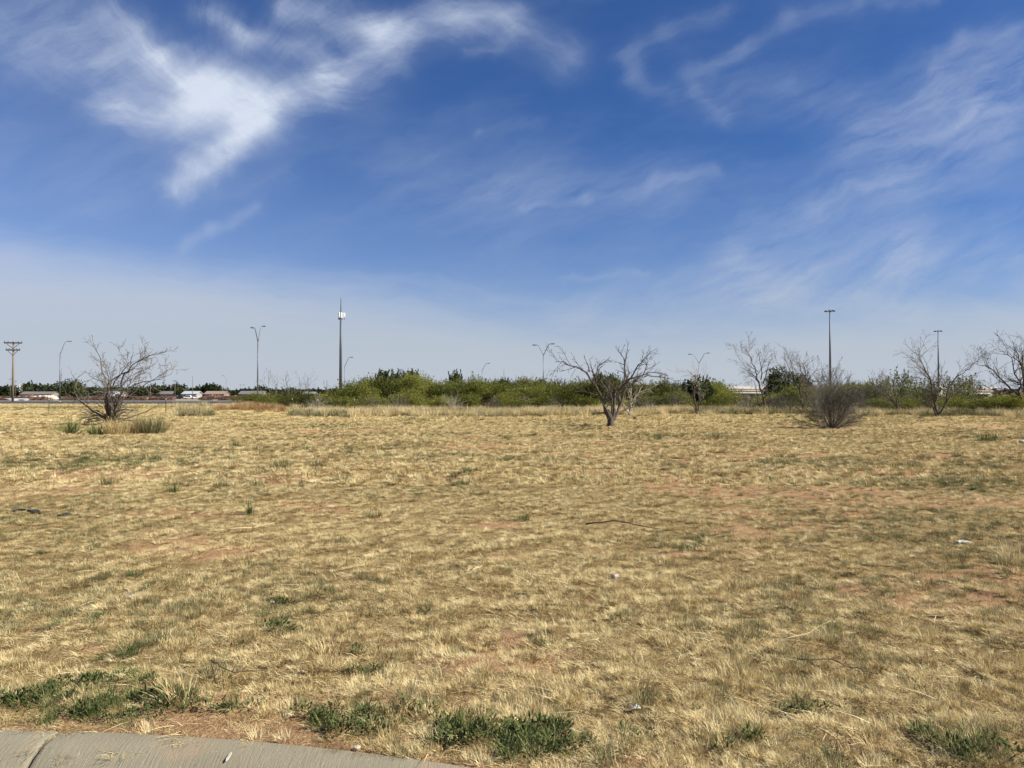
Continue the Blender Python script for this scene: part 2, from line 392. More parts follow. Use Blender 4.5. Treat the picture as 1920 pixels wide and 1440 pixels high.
M['wire'] = mat('fence_wire', (.28,.26,.24), .5, .6)
M['car_white'] = mat('white_car_paint', (.78,.78,.78), .3)
M['car_dark'] = mat('dark_car_paint', (.05,.055,.065), .3)
M['car_silver'] = mat('silver_car_paint', (.45,.46,.48), .3, .4)
M['yellow'] = mat('yellow_paint', (.62,.52,.10), .6)
M['plastic'] = mat('dirty_white_plastic', (.42,.385,.32), .6)
M['stone'] = mat('pale_stone', (.50,.42,.33), .9)

# patches read off the photograph: (px, py, half-width px, half-height px, strength)
def pmask(x, y, lst):
    m = np.zeros_like(x)
    for px, py, hw, hh, s in lst:
        cx, cy = P(px, py); k = cy/F; rx = hw*k
        ya, yb = P(px, py+hh)[1], P(px, py-hh)[1] if py-hh > HORIZON+8 else cy*1.5
        ry = max((yb-ya)/2, .05); m = np.maximum(m, s*np.exp(-(((x-cx)/rx)**2 + ((y-(ya+yb)/2)/ry)**2)**1.5))
    return m
GREEN = [(150,870,260,16,.8),(400,845,300,9,.5),(60,805,110,8,.5),(560,800,150,6,.6),(600,818,90,5,.4),(1080,806,60,5,.9),(1180,822,170,5,.7),(1800,912,170,14,.9),  # last patch: dark green grass colour stands in for an unseen tree's cast shadow
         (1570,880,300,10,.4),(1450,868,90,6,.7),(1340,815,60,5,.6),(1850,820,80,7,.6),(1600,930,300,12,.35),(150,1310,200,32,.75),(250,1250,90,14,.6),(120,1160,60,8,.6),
         (1850,1400,130,30,.7),(1480,1400,120,25,.5),(780,1330,200,30,.35),(530,1180,70,14,.6),(1560,1340,120,14,.4),(1300,1010,60,5,.6),(1620,1010,120,8,.35),(650,1130,160,10,.3),(900,850,120,6,.3),
         (330,1250,200,20,.3),(200,765,220,3,.9)]
BARE = [(330,965,160,7,.75),(200,990,130,7,.5),(1390,1003,75,12,.95),(1290,1040,90,9,.8),(940,1040,60,6,.8),(1110,1128,40,5,.7),(1790,800,110,5,1.),(1500,802,90,5,.9),(1880,796,90,6,1.),
        (80,1183,60,5,.8),(180,1215,60,6,.7),(300,1370,120,5,.6),(60,1345,60,5,.5),(1085,1255,40,5,.6),(1090,1390,50,8,.9),(1250,1430,150,6,.8),(430,1385,100,6,.8),(700,1110,80,5,.4),(480,778,70,3,.9),(1560,1110,60,5,.7),
        (1410,1035,60,8,.6),(650,1045,50,5,.5),(900,1400,160,10,.5),(1250,1240,30,5,.5),(100,920,90,12,.55),(1430,880,120,4,.3)]
WEEDS = [(120,1300,120,26,.45),(330,1325,60,12,.4),(620,1345,70,14,.4),(150,1165,50,8,.45),(680,1225,30,6,.35),(1180,1385,60,10,.25),(1500,1330,50,10,.3),(1400,1400,60,12,.3),(1720,1380,90,14,.3),(810,1150,30,6,.3),(985,1385,95,32,1.),(860,1380,60,25,.9),(1050,1370,40,22,.8),(700,1358,80,18,.9),(760,1340,50,12,.4),(950,1335,50,8,.35),(60,1320,70,12,.7),(200,1275,110,10,.7),(230,1350,60,10,.8),(160,1330,70,16,.7),
         (300,1305,60,14,.6),(100,1350,40,8,.6),(430,1330,50,10,.35),(1280,1330,60,10,.25),(1840,1415,70,20,.35),(690,1260,50,12,.35),(230,1225,45,8,.35),(520,1180,40,10,.4),(530,1125,18,5,.5),(690,1385,30,8,.5)]
def bare(x, y):
    br = pmask(x, y, BARE)
    return np.maximum(br, np.clip((fbm(x, y, .7, 51, 4)-.585)*10, 0, .7)*(y < 45))
# ------------------------------------------------------------------ the ground, kerb, roads
def build_ground():
    ys = [-60, -20, -5, 0, 1.5, 2.2]
    y = 2.5
    while y < 5200: ys.append(y); y += max(.04, .011*y if y < 60 else .03*y)
    ys = np.array(ys); nx = 260
    us = np.linspace(-1, 1, nx); us = np.sign(us)*(.9*np.abs(us)+.9*np.abs(us)**6*3)
    W = np.maximum(ys, 3.2)
    X = us[None, :]*W[:, None]*np.where(ys < 2.4, 12, 1)[:, None]; Y = np.repeat(ys[:, None], nx, 1)
    Z = gz(X, Y)
    drop = np.clip((kerb_y(X)+.0-Y)/.05, 0, 1); Z = Z*(1-drop) - .30*drop
    v = np.stack([X, Y, Z], -1).reshape(-1, 3)
    i = np.arange(len(ys)-1)[:, None]*nx + np.arange(nx-1)[None, :]
    q = np.stack([i, i+1, i+1+nx, i+nx], -1).reshape(-1)
    me = fast_mesh('ground', v, q, [4]*(len(q)//4), M['ground'], np.maximum(bare(X, np.maximum(Y, .5)), np.clip(1-(Y-kerb_y(X)-.01)/.06, 0, 1)).ravel(), smooth=True)
    tag(link('ground', me), 'dry grassy field of orange dirt reaching to the horizon', 'ground', kind='structure')
build_ground()

def kerb_piece(x0, x1, name, parent=None):
    prof = [(.015, -.25), (.015, -.004), (-.01, .008), (-.07, .010), (-.13, .002), (-.18, -.018), (-.23, -.050), (-.29, -.088), (-.35, -.108), (-.62, -.118), (-.62, -.25)]
    n = max(2, int((x1-x0)/.12)); xs = np.linspace(x0, x1, n+1); xs = np.concatenate([[x0, x0+.006, x0+.02], xs[1:-1], [x1-.02, x1-.006, x1]]); n = len(xs)-1; b = MB(); k = len(prof); vs = []; fs = []
    for i, x in enumerate(xs):
        e = .009 if i in (0, n) else .003 if i in (1, n-1) else 0
        for j, (dy, z) in enumerate(prof): vs.append((x, float(kerb_y(x))+dy, z - (e if 1 < j < 9 else 0) + (.006*(float(vnoise(x, 0, 1.1, 4))-.5))))
    for i in range(n):
        for j in range(k-1): fs.append((i*k+j, i*k+j+1, (i+1)*k+j+1, (i+1)*k+j))
    b.add(vs, fs); b.add(vs[:k], [tuple(range(k))[::-1]]); b.add(vs[n*k:], [tuple(range(k))]); return b.build(name, M['kerb'], parent, True)
kr = thing('kerb', 'rolled grey concrete kerb with an expansion joint at the bottom left', 'kerb', (0, 0, 0)); kr['kind'] = 'structure'
JX = -2.02
for a, b_ in ((-14, JX-3.05), (JX-3.04, JX-.007), (JX+.007, JX+3.04), (JX+3.05, 14)): kerb_piece(a, b_, 'kerb_slab', kr)
rd = MB()
xs = np.linspace(-16, 16, 80)
vs = [(x, float(kerb_y(x))-.62, -.125) for x in xs] + [(x, -30, -.10) for x in xs]
rd.add(vs, [(i, i+80, i+81, i+1) for i in range(79)])
tag(rd.build('street', M['asphalt']), 'asphalt street in front of the kerb', 'road', kind='structure')
# the far road on its low bank, left
hr = MB(); y0, y1 = 136, 149
hr.prism([(y0-.9, -.1), (y0, .34), (y0+.35, .36), (y1, .36), (y1+1.5, -.1)], -240, -20)
tag(hr.build('far_road', M['asphalt']), 'dark far road crossing behind the field', 'road', kind='structure')
kb = MB(); kb.prism([(y1, .36), (y1, .52), (y1+.6, .54), (y1+.6, .30)], -240, -20); kb.prism([(y0+.55, .362), (y0+.55, .366), (y0+.75, .366), (y0+.75, .362)], -240, -20)
tag(kb.build('far_kerb', M['concrete']), 'pale concrete edge line along the far road', 'kerb', kind='structure')

# ------------------------------------------------------------------ grass prototypes
def blades(seed, n, rad, L, lean, w, seg=3, curve=.7, spread=1., name='grass_tuft', m=None, v0=.5, vs=.22, out=.6):
    rg = np.random.RandomState(seed)
    a0 = rg.uniform(0, 2*np.pi, n); r0 = rad*np.sqrt(rg.uniform(0, 1, n))
    bx, by = r0*np.cos(a0), r0*np.sin(a0)
    az = np.where(rg.uniform(0, 1, n) < out, a0 + rg.normal(0, .7, n), rg.uniform(0, 2*np.pi, n))
    ln = rg.uniform(L[0], L[1], n); th = R(1)*rg.uniform(lean[0], lean[1], n); cv = rg.uniform(.2, 1.3, n)*curve
    wd = w*rg.uniform(.6, 1.4, n); tw = rg.uniform(-.6, .6, n)
    V_ = []; px, py, pz = bx, by, np.full(n, -.008)
    for k in range(seg+1):
        t = k/seg; ang = th + cv*t
        ww = wd*(1-t**1.6)*.5 if k < seg else wd*.04
        sx, sy = -np.sin(az+tw), np.cos(az+tw)
        V_.append(np.stack([px-sx*ww, py-sy*ww, np.maximum(pz, -.01)+ww*.3], 1)); V_.append(np.stack([px+sx*ww, py+sy*ww, np.maximum(pz, -.01)-ww*.3], 1))
        st = ln/seg; px = px+np.sin(ang)*np.cos(az)*st; py = py+np.sin(ang)*np.sin(az)*st; pz = pz+np.cos(ang)*st
        pz = np.maximum(pz, .003+.006*rg.uniform(0, 1, n))
    V_ = np.stack(V_, 1); m2 = 2*(seg+1)
    base = np.arange(n)[:, None]*m2
    f = np.concatenate([np.stack([base[:, 0]+2*k, base[:, 0]+2*k+1, base[:, 0]+2*k+3, base[:, 0]+2*k+2], 1)[:, None] for k in range(seg)], 1).reshape(-1)
    vals = np.repeat(np.clip(rg.normal(v0, vs, n), 0, 1), m2)
    return fast_mesh(name, V_.reshape(-1, 3), f, [4]*(n*seg), m, vals)
def weed_mesh(seed, n=34, rad=.05, h=.05, ll=.026, lw=.008):
    rg = np.random.RandomState(seed); V_ = []; Fc = []; vals = []
    for i in range(n):
        a = rg.uniform(0, 6.283); r = rad*math.sqrt(rg.uniform()); z = rg.uniform(.2, 1)*h*(1-.5*r/rad)
        az = a+rg.normal(0, .8); el = rg.uniform(.1, 1.2); L = ll*rg.uniform(.6, 1.3); W_ = lw*rg.uniform(.7, 1.3)
        d = np.array([math.cos(az)*math.cos(el), math.sin(az)*math.cos(el), math.sin(el)]); s = np.array([-math.sin(az), math.cos(az), rg.uniform(-.3, .3)])
        c = np.array([r*math.cos(a), r*math.sin(a), z]); o = len(V_)
        up = np.cross(s, d)*L*.08
        V_ += [c, c+d*L*.45+s*W_*.5+up, c+d*L*.45-s*W_*.5+up, c+d*L*.8+s*W_*.35, c+d*L*.8-s*W_*.35, c+d*L, c+d*L*.5-up]
        Fc += [[o, o+1, o+6], [o, o+6, o+2], [o+1, o+3, o+6], [o+2, o+6, o+4], [o+3, o+5, o+6], [o+4, o+6, o+5]]
        vals += [float(np.clip(rg.normal(.5, .25), 0, 1))]*7
    return fast_mesh('weed_leaves', np.array(V_), np.array(Fc).ravel(), [3]*len(Fc), M['weed'], vals)

def scatter(name, pts, rots, scl, idx, protos, label, cat):
    c = bpy.data.collections.new(name + '_sources')
    for i, me in enumerate(protos):
        o = bpy.data.objects.new('%s_source.%03d' % (name, i), me); c.objects.link(o)
    me = bpy.data.meshes.new(name); n = len(pts); me.vertices.add(n)
    me.vertices.foreach_set('co', np.asarray(pts, np.float32).ravel())
    a = me.attributes.new('rot', 'FLOAT_VECTOR', 'POINT'); a.data.foreach_set('vector', np.asarray(rots, np.float32).ravel())
    a = me.attributes.new('scl', 'FLOAT_VECTOR', 'POINT'); a.data.foreach_set('vector', np.asarray(scl, np.float32).ravel())
    a = me.attributes.new('idx', 'INT', 'POINT'); a.data.foreach_set('value', np.asarray(idx, np.int32))
    o = link(name, me); ng = bpy.data.node_groups.new(name, 'GeometryNodeTree')
    ng.interface.new_socket('Geometry', in_out='INPUT', socket_type='NodeSocketGeometry')
    ng.interface.new_socket('Geometry', in_out='OUTPUT', socket_type='NodeSocketGeometry')
    N = ng.nodes; L = ng.links; gi = N.new('NodeGroupInput'); go = N.new('NodeGroupOutput')
    ip = N.new('GeometryNodeInstanceOnPoints'); ci = N.new('GeometryNodeCollectionInfo')
    ci.inputs['Collection'].default_value = c; ci.inputs['Separate Children'].default_value = True; ci.inputs['Reset Children'].default_value = True
    def na(nm, ty):
        q = N.new('GeometryNodeInputNamedAttribute'); q.data_type = ty; q.inputs[0].default_value = nm; return q.outputs[0]
    er = N.new('FunctionNodeEulerToRotation'); L.new(na('rot', 'FLOAT_VECTOR'), er.inputs[0])
    L.new(gi.outputs[0], ip.inputs['Points']); L.new(ci.outputs[0], ip.inputs['Instance']); ip.inputs['Pick Instance'].default_value = True
    L.new(na('idx', 'INT'), ip.inputs['Instance Index']); L.new(er.outputs[0], ip.inputs['Rotation']); L.new(na('scl', 'FLOAT_VECTOR'), ip.inputs['Scale'])
    L.new(ip.outputs[0], go.inputs[0])
    md = o.modifiers.new('scatter', 'NODES'); md.node_group = ng
    return tag(o, label, cat, kind='stuff')

# dry grass: three sizes of detail x eleven kinds of tuft
def lod(s0, k_, n, sz, w):
    """k_ scales blade length, sz the clump size; lying mats, domed cushions, upright tufts, loose straws"""
    ms = []; L = lambda a, b: (a*k_, b*k_)
    for k in range(3): ms.append(blades(s0+k, n, .09*sz, L(.03, .085), (66, 96), w, 2, .25, m=M['straw'], v0=.55+.12*(k-1), vs=.26))
    for k in range(3): ms.append(blades(s0+10+k, int(n*1.6), .034*sz, L(.03, .062), (4, 80), w, 2, .5, out=.9, m=M['straw'], v0=.50+.10*(k-1), vs=.30))
    for k in range(2): ms.append(blades(s0+20+k, int(n*1.3), .04*sz, L(.03, .07), (5, 72), w, 2, .5, out=.85, m=M['greygreen'], v0=.58, vs=.3))
    ms.append(blades(s0+30, n, .07*sz, L(.025, .06), (40, 92), w, 2, .4, m=M['brown'], v0=.45, vs=.3))
    ms.append(blades(s0+40, max(5, n//9), .13*sz, L(.10, .22), (82, 93), w*1.15, 3, .1, m=M['straw'], v0=.95, vs=.1))
    ms.append(blades(s0+50, n, .045*sz, L(.03, .07), (8, 60), w, 3, .5, out=.8, m=M['green'], v0=.5, vs=.3))
    ms.append(blades(s0+60, n, .035*sz, L(.035, .085), (5, 60), w, 3, .7, out=.8, m=M['straw'], v0=.70, vs=.2))
    return ms
PROT = lod(1, 1., 70, 1., .0023) + lod(100, 1.35, 60, 1.45, .0050) + lod(200, 2.2, 54, 2.6, .0115)
NK = 12
def grass_field():
    rg = np.random.RandomState(7); PT = []; RO = []; SC = []; IX = []
    zones = [(2.75, 6, 1150, 0, -.9, .9), (6, 12, 600, 0, -.85, .85), (12, 24, 150, 1, -.85, .85), (24, 42, 62, 1, -.85, .85), (42, 78, 20, 2, -.85, .85), (78, 136, 6, 2, -.85, -.1)]
    for a, b, rho, ld, u0, u1 in zones:
        n = int((u1-u0)/2*(b*b-a*a)*rho); y = np.sqrt(rg.uniform(0, 1, n)*(b*b-a*a)+a*a); x = rg.uniform(u0, u1, n)*y
        fr = [6.5, 4.0, 1.8][ld]
        cl = fbm(x, y, fr, 31, 2); lg = fbm(x, y, .9, 37, 3)
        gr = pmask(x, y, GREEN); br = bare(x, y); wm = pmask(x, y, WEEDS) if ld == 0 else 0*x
        mat_ = rg.uniform(0, 1, n) < np.where(cl < .40, .22, .50)
        keep = (y > kerb_y(x)+.005+.07*vnoise(x, y, 7, 3)**2) & (rg.uniform(0, 1, n) > np.maximum(br*.80, wm*.4)) & (mat_ | (rg.uniform(0, 1, n) < np.clip((cl-.44)*11, .03, 1)))
        x, y, cl, lg, gr, mat_, wm = x[keep], y[keep], cl[keep], lg[keep], gr[keep], mat_[keep], wm[keep]; n = len(x)
        k = rg.uniform(0, 1, n); right = np.clip(x/y*.8+.25, 0, .6)
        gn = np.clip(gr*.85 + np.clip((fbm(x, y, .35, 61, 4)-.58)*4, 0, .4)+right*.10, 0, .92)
        ix = np.where(mat_, rg.randint(0, 3, n), rg.randint(3, 6, n))
        ix = np.where(mat_ & (k > .72), 8, ix); ix = np.where(k > .965, 9, ix)
        nearup = (.22*np.clip((4.2-y)/.6, 0, 1)*(x < .3)+.15*np.clip((4.2-y)/.7, 0, 1))*(1-.8*np.clip(wm*2, 0, 1))
        ix = np.where(~mat_ & (k < .05+nearup+.25*np.clip((lg-.55)*6, 0, 1)), 11, ix)
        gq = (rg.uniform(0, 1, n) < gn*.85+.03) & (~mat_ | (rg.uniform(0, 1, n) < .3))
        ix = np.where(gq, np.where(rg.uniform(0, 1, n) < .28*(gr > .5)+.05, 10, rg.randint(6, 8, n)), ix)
        s = (.76 if ld == 0 else 1)*rg.uniform(.7, 1.3, n)*np.where(mat_, 1., .55+.9*np.clip(cl, .2, .9))
        h = s*rg.uniform(.75, 1.2, n)
        PT.append(np.stack([x, y, gz(x, y)-.002], 1)); RO.append(np.stack([rg.normal(0, .1, n), rg.normal(0, .1, n), rg.uniform(0, 6.283, n)], 1))
        SC.append(np.stack([s, s, h], 1)); IX.append(ix + NK*ld)
    n = 26; x = rg.uniform(-3, .3, n); y = kerb_y(x)-.22*rg.uniform(0, 1, n)**2+.01; s = rg.uniform(.4, .9, n)
    PT.append(np.stack([x, y, .012-.22*np.maximum(kerb_y(x)-y-.06, 0)], 1)); RO.append(np.stack([0*x, 0*x, rg.uniform(0, 6.28, n)], 1)); SC.append(np.stack([s, s, s*.5], 1)); IX.append(np.where(rg.uniform(0, 1, n) < .7, 0, 8))
    return scatter('dry_grass', np.concatenate(PT), np.concatenate(RO), np.concatenate(SC), np.concatenate(IX), PROT,
            'short dry straw coloured grass covering the whole field', 'grass')
grass_field()

# broad-leaf weeds hugging the kerb
def weed_patches():
    rg = np.random.RandomState(5); a, b = 2.75, 6.5; n = int(.8*(b*b-a*a)*700)
    y = np.sqrt(rg.uniform(0, 1, n)*(b*b-a*a)+a*a); x = rg.uniform(-.8, .8, n)*y
    m = pmask(x, y, WEEDS)*(.28+1.4*fbm(x, y, 7, 77, 3))
    k = (rg.uniform(0, 1, n) < m*1.1-.08) & (y > kerb_y(x)+.01); x, y = x[k], y[k]; n = len(x)
    s = rg.uniform(.6, 1.25, n)
    gb_ = [blades(800+i, 34, .04, (.04, .10), (5, 60), .0035, 3, .6, m=M['green'], v0=.6, vs=.3) for i in range(2)]
    scatter('green_weeds', np.stack([x, y, gz(x, y)], 1), np.stack([rg.normal(0, .15, n), rg.normal(0, .15, n), rg.uniform(0, 6.28, n)], 1),
            np.stack([s, s, s*rg.uniform(.7, 1.3, n)], 1), rg.choice(6, n, p=[.17, .17, .17, .17, .16, .16]), [weed_mesh(i) for i in range(4)] + gb_, 'low leafy green weeds growing along the kerb edge', 'weeds')
weed_patches()

# tall dry grass in front of the thicket and on the mound
def tall_grass():
    rg = np.random.RandomState(15)
    pro = [blades(300+i, 46, .22, (.30, .62), (2, 30), .016, 3, .5, m=M['tall'], v0=.6, vs=.25) for i in range(4)] + \
          [blades(310+i, 46, .24, (.22, .5), (4, 40), .018, 3, .5, m=M['greygreen'], v0=.45, vs=.3) for i in range(2)] + \
          [blades(320, 40, .22, (.25, .5), (4, 40), .018, 3, .5, m=M['brown'], v0=.5, vs=.3)]
    n = 23000; px = rg.uniform(330, 2080, n)
    lo = np.interp(px, [330, 540, 700, 850, 1000, 1300, 1600, 1920, 2080], [784, 783, 781, 782, 780, 778, 778, 782, 782]) + 2.2*(fbm(px, px*0, .03, 4)-.5)*2
    hi = np.interp(px, [330, 560, 700, 1300, 1700, 1920, 2080], [763, 764, 768, 766, 760, 758, 758])
    py = lo - (lo-hi)*rg.uniform(0, 1, n)**1.2
    D = CAMZ*F/(py-HORIZON); x = (px-960)/F*D; y = D
    k = (rg.uniform(0, 1, n) < np.clip((fbm(x, y, .4, 91, 3)-.25)*3, .15, 1)) & ~((np.abs(px-470) < 75) & (py > 770))
    x, y, px = x[k], y[k], px[k]; n = len(x); q = rg.uniform(0, 1, n); gp = fbm(x, y, .22, 95, 3)
    ix = rg.randint(0, 4, n); ix = np.where((q < .18+np.clip((gp-.5)*4, 0, .6)+.25*(px > 1620)), 4+(rg.uniform(0, 1, n) < .5), ix); ix = np.where(q > .93, 6, ix)
    s = rg.uniform(.6, 1.3, n)
    scatter('tall_dry_grass', np.stack([x, y, gz(x, y)-.02], 1), np.stack([rg.normal(0, .1, n), rg.normal(0, .1, n), rg.uniform(0, 6.28, n)], 1),
            np.stack([s, s, s*rg.uniform(.7, 1.3, n)], 1), ix, pro, 'tall pale dry grass along the foot of the green thicket', 'grass')
    pro = [blades(340+i, 40, .26, (.25, .62), (4, 42), .015, 3, .5, m=M['rust' if i < 3 else 'tall'], v0=.65, vs=.28) for i in range(4)]
    n = 460; a = rg.uniform(0, 6.28, n); r = rg.uniform(0, 1, n)**.6*rg.uniform(.5, 1.3, n); cx, cy = at(480, 65.5)
    x = cx+r*np.cos(a)*3.4; y = cy+r*np.sin(a)*1.6; s = rg.uniform(.6, 1.2, n)
    scatter('reddish_grass', np.stack([x, y, gz(x, y)-.02], 1), np.stack([rg.normal(0, .1, n), rg.normal(0, .1, n), rg.uniform(0, 6.28, n)], 1),
            np.stack([s, s, s], 1), rg.randint(0, 4, n), pro, 'reddish brown tall dead grass on the low dirt mound', 'grass')
tall_grass()

# ------------------------------------------------------------------ bare trees
def wander(rng, p, d, L, n, wob, up):
    pts = [Vector(p)]; d = Vector(d).normalized()
    for i in range(n):
        d = (d + Vector((rng.gauss(0, wob), rng.gauss(0, wob), rng.gauss(0, wob)+up))).normalized()
        pts.append(pts[-1] + d*L/n)
    return pts
def radii(n, r0, r1): return [r0 + (r1-r0)*(i/(n-1))**.8 for i in range(n)]
def sprout(rng, big, small, pts, rad, lvl, dens, thin, up=.04, lf=.62, start=.18, ang=(22, 62)):
    if lvl <= 0: return
    L = sum((b-a).length for a, b in zip(pts[:-1], pts[1:]))
    k = max(1, int(L*dens))
    for i in range(k):
        t = start + (1-start)*(i+rng.random())/k; f = t*(len(pts)-1); j = min(int(f), len(pts)-2)
        p = pts[j].lerp(pts[j+1], f-j); d = (pts[j+1]-pts[j]).normalized(); r = rad[j]
        a = R(rng.uniform(*ang)); ax = d.orthogonal().normalized(); ax.rotate(__import__('mathutils').Quaternion(d, rng.uniform(0, 6.283)))
        nd = d*math.cos(a) + ax*math.sin(a); nl = L*lf*rng.uniform(.45, 1)*(1.1-.5*t)
        if nl < .08: continue
        n = max(3, min(6, int(nl*6))); q = wander(rng, p, nd, nl, n, .16, up)
        r0 = min(max(r*rng.uniform(.45, .7), thin), .05); rr = radii(n+1, r0, thin*.6)
        (big if r0 > .022 else small).tube(q, rr, 4 if r0 < .02 else 5, False)
        sprout(rng, big, small, q, rr, lvl-1, dens*1.5, thin, up, lf, .2, ang)
def traced(name, label, cat, base, D, s, lines, seed, wood, twig, lvl=3, dens=2.6, thin=.005, zsc=5.333, org=(0, 600), group=None, depth=.5, lf=.62):
    """main limbs follow the tree's own branching; sizes are metres at its distance"""
    rng = random.Random(seed); k = D/F
    bx, by = org[0]+base[0]/zsc, org[1]+base[1]/zsc
    x, y = at(bx, D); root = thing(name, label, cat, (x, y, g(x, y)-.05), 0, group)
    big, small = MB(), MB()
    for ln, r0, r1 in lines:
        w = rng.uniform(-1, 1)*depth; n = len(ln); pts = []; tl = 0
        for i, (a, b) in enumerate(ln):
            if i: tl += math.hypot(a-ln[i-1][0], b-ln[i-1][1])
            off = math.hypot(a-base[0], b-base[1])/zsc*k
            pts.append(Vector(((a-base[0])/zsc*k, w*off*.7, (base[1]-b)/zsc*k)))
        fine = [pts[0]]
        for a, b in zip(pts[:-1], pts[1:]):
            Ls = (b-a).length
            for q in (.33, .66, 1.): fine.append(a.lerp(b, q) + (Vector((rng.gauss(0, 1), rng.gauss(0, 1), rng.gauss(0, 1)))*Ls*.045 if q < 1 else Vector()))
        dens_ = dens; rr = radii(len(fine), r0*.85, r1*.75); big.tube(fine, rr, 7 if r0 > .05 else 5, True)
        sprout(rng, big, small, fine, rr, lvl, dens, thin, .04, lf)
    big.build('trunk', M[wood], root, True); small.build('crown', M[twig], root, True)
    return root
LT = [([(1115,1045),(1115,960),(1108,800),(1115,620)],.11,.05), ([(1115,640),(1050,500),(1045,400),(1000,280),(975,190)],.045,.01),
 ([(1115,640),(1000,590),(900,540),(860,490)],.035,.01), ([(1045,560),(960,420),(870,360)],.03,.01),
 ([(1125,1040),(1150,980),(1200,840),(1270,720),(1310,560),(1400,470),(1500,400),(1690,340)],.10,.012), ([(1110,640),(1200,490),(1270,400),(1300,300)],.045,.01),
 ([(1140,590),(1260,520),(1380,470),(1450,370),(1500,240)],.04,.01), ([(1240,760),(1340,670),(1420,610),(1560,520),(1700,430)],.05,.01),
 ([(1400,630),(1560,600),(1700,580),(1810,530)],.035,.008), ([(1110,1030),(1095,970),(1040,900),(1020,780),(1000,650),(950,560)],.08,.015),
 ([(1095,980),(950,900),(850,820),(740,760),(650,640)],.06,.015), ([(850,820),(720,680),(690,560),(650,515)],.03,.008),
 ([(1130,1030),(1160,985),(1300,960),(1450,910),(1640,840)],.06,.01), ([(1100,1020),(1000,960),(900,980),(860,1060)],.05,.015),
 ([(1130,1020),(1250,970),(1350,1000),(1370,1040)],.04,.01), ([(1090,1000),(980,945),(880,940),(730,900),(775,850)],.04,.008),
 ([(1105,1040),(1030,1010),(930,1030),(850,1080)],.04,.01), ([(1110,1010),(1060,980),(960,1000),(870,1010)],.05,.012), ([(1120,1020),(1220,1000),(1300,1030)],.04,.01), ([(1110,960),(1170,860),(1180,780),(1230,700)],.05,.012), ([(1110,940),(1060,860),(1080,760),(1060,660)],.05,.012), ([(1100,980),(1150,900),(1330,850)],.035,.008), ([(1030,860),(960,800),(900,800)],.03,.008), ([(1108,800),(1180,700),(1230,600),(1240,440)],.035,.008), ([(1020,780),(900,700),(850,620)],.03,.008)]
_r = random.Random(77)
for _i in range(16):
    _s = _r.choice((-1, 1)); _a = _r.uniform(120, 330); _h = _r.uniform(-30, 130)
    LT.append(([(1112, 1020), (1112+_s*_a*.25, 985-_h*.3), (1112+_s*_a*.6, 975-_h*.7), (1112+_s*_a, 1010-_h)], .035, .008))
for _i in range(8):
    _a = _r.uniform(-200, 150); LT.append(([(1112, 1030), (1112+_a*.3, 900), (1112+_a*.6, 790), (1112+_a, 700-_r.uniform(0, 60))], .05, .01))
traced('bare_tree', 'wide sprawling leafless tree between the far single-arm lamp and the fence posts', 'tree', (1118,1045), 38, 1, LT, 3, 'bark', 'twig', 4, 3.3, .0100, lf=.50)
MT = [([(985,990),(984,930),(980,870),(955,800)],.24,.07), ([(992,985),(1000,920),(1015,860),(1035,790)],.16,.07), ([(985,950),(965,880),(930,760),(870,620),(760,430),(660,370),(520,315),(440,320)],.12,.012),
 ([(760,430),(740,350),(705,260)],.04,.012), ([(865,600),(860,490),(820,400),(795,290)],.05,.014), ([(930,760),(960,600),(880,480),(870,380),(900,340),(985,295)],.06,.01),
 ([(990,950),(1005,870),(1030,720),(1050,610),(1140,520),(1145,380),(1140,280),(1095,220)],.12,.012), ([(1050,610),(1180,480),(1240,360),(1300,290),(1370,225)],.06,.01),
 ([(1140,520),(1300,460),(1390,430),(1500,430),(1600,460)],.045,.01), ([(995,950),(1030,880),(1100,740),(1150,600),(1240,520),(1330,470),(1390,370),(1360,300)],.11,.012),
 ([(990,870),(1000,700),(950,540),(940,420)],.06,.01), ([(975,890),(935,800),(900,740)],.09,.04), ([(1145,560),(1200,420),(1190,350)],.04,.01),
 ([(1330,470),(1450,470),(1580,490),(1700,520)],.03,.008), ([(1140,540),(1100,420),(1060,350)],.035,.01)]
traced('bare_tree', 'dark forked leafless tree standing alone in the middle of the field', 'tree', (985,985), 35.2, 1, MT, 8, 'bark', 'bark', 3, 3.96, 0.0085, org=(960, 620), lf=.42)
BT = [([(1180,860),(1180,800),(1190,700),(1190,560),(1165,500)],.15,.02), ([(1175,850),(1120,760),(1060,660),(1040,600)],.10,.02),
 ([(1190,720),(1250,640),(1360,590),(1465,535)],.07,.015), ([(1185,820),(1240,700),(1290,600)],.06,.015), ([(1190,640),(1130,560),(1110,480)],.05,.01)]
traced('bare_tree', 'pale leafless tree just behind the dark forked tree', 'tree', (1180,860), 55, 1, BT, 12, 'palewood', 'palewood', 3, 2.06, 0.0086, org=(960, 620))
# right-edge tree (zoom 6 of the photograph: origin 1600,600)
RT = [([(2010,960),(1960,860),(1915,740),(1850,560),(1800,360),(1790,240)],.24,.03), ([(1910,730),(1820,620),(1700,440),(1620,380),(1450,360)],.10,.015), ([(1850,560),(1760,380),(1660,220),(1600,130)],.08,.012),
 ([(1850,760),(1700,720),(1580,650),(1400,655)],.08,.012), ([(1580,650),(1500,590),(1440,580)],.04,.01), ([(1915,740),(1940,560),(1900,300),(1830,120)],.10,.012),
 ([(1860,600),(1740,560),(1580,575)],.04,.01), ([(1960,820),(2050,600),(2060,350),(1980,100)],.14,.015), ([(1990,880),(2150,640),(2250,420)],.12,.015), ([(1940,560),(2000,400),(2010,200)],.06,.012)]
traced('bare_tree', 'tall leafless tree cut off by the right edge of the photo', 'tree', (2010,965), 56, 1, RT, 21, 'bark', 'bark', 3, 1.99, 0.0103, zsc=6., org=(1600, 600))
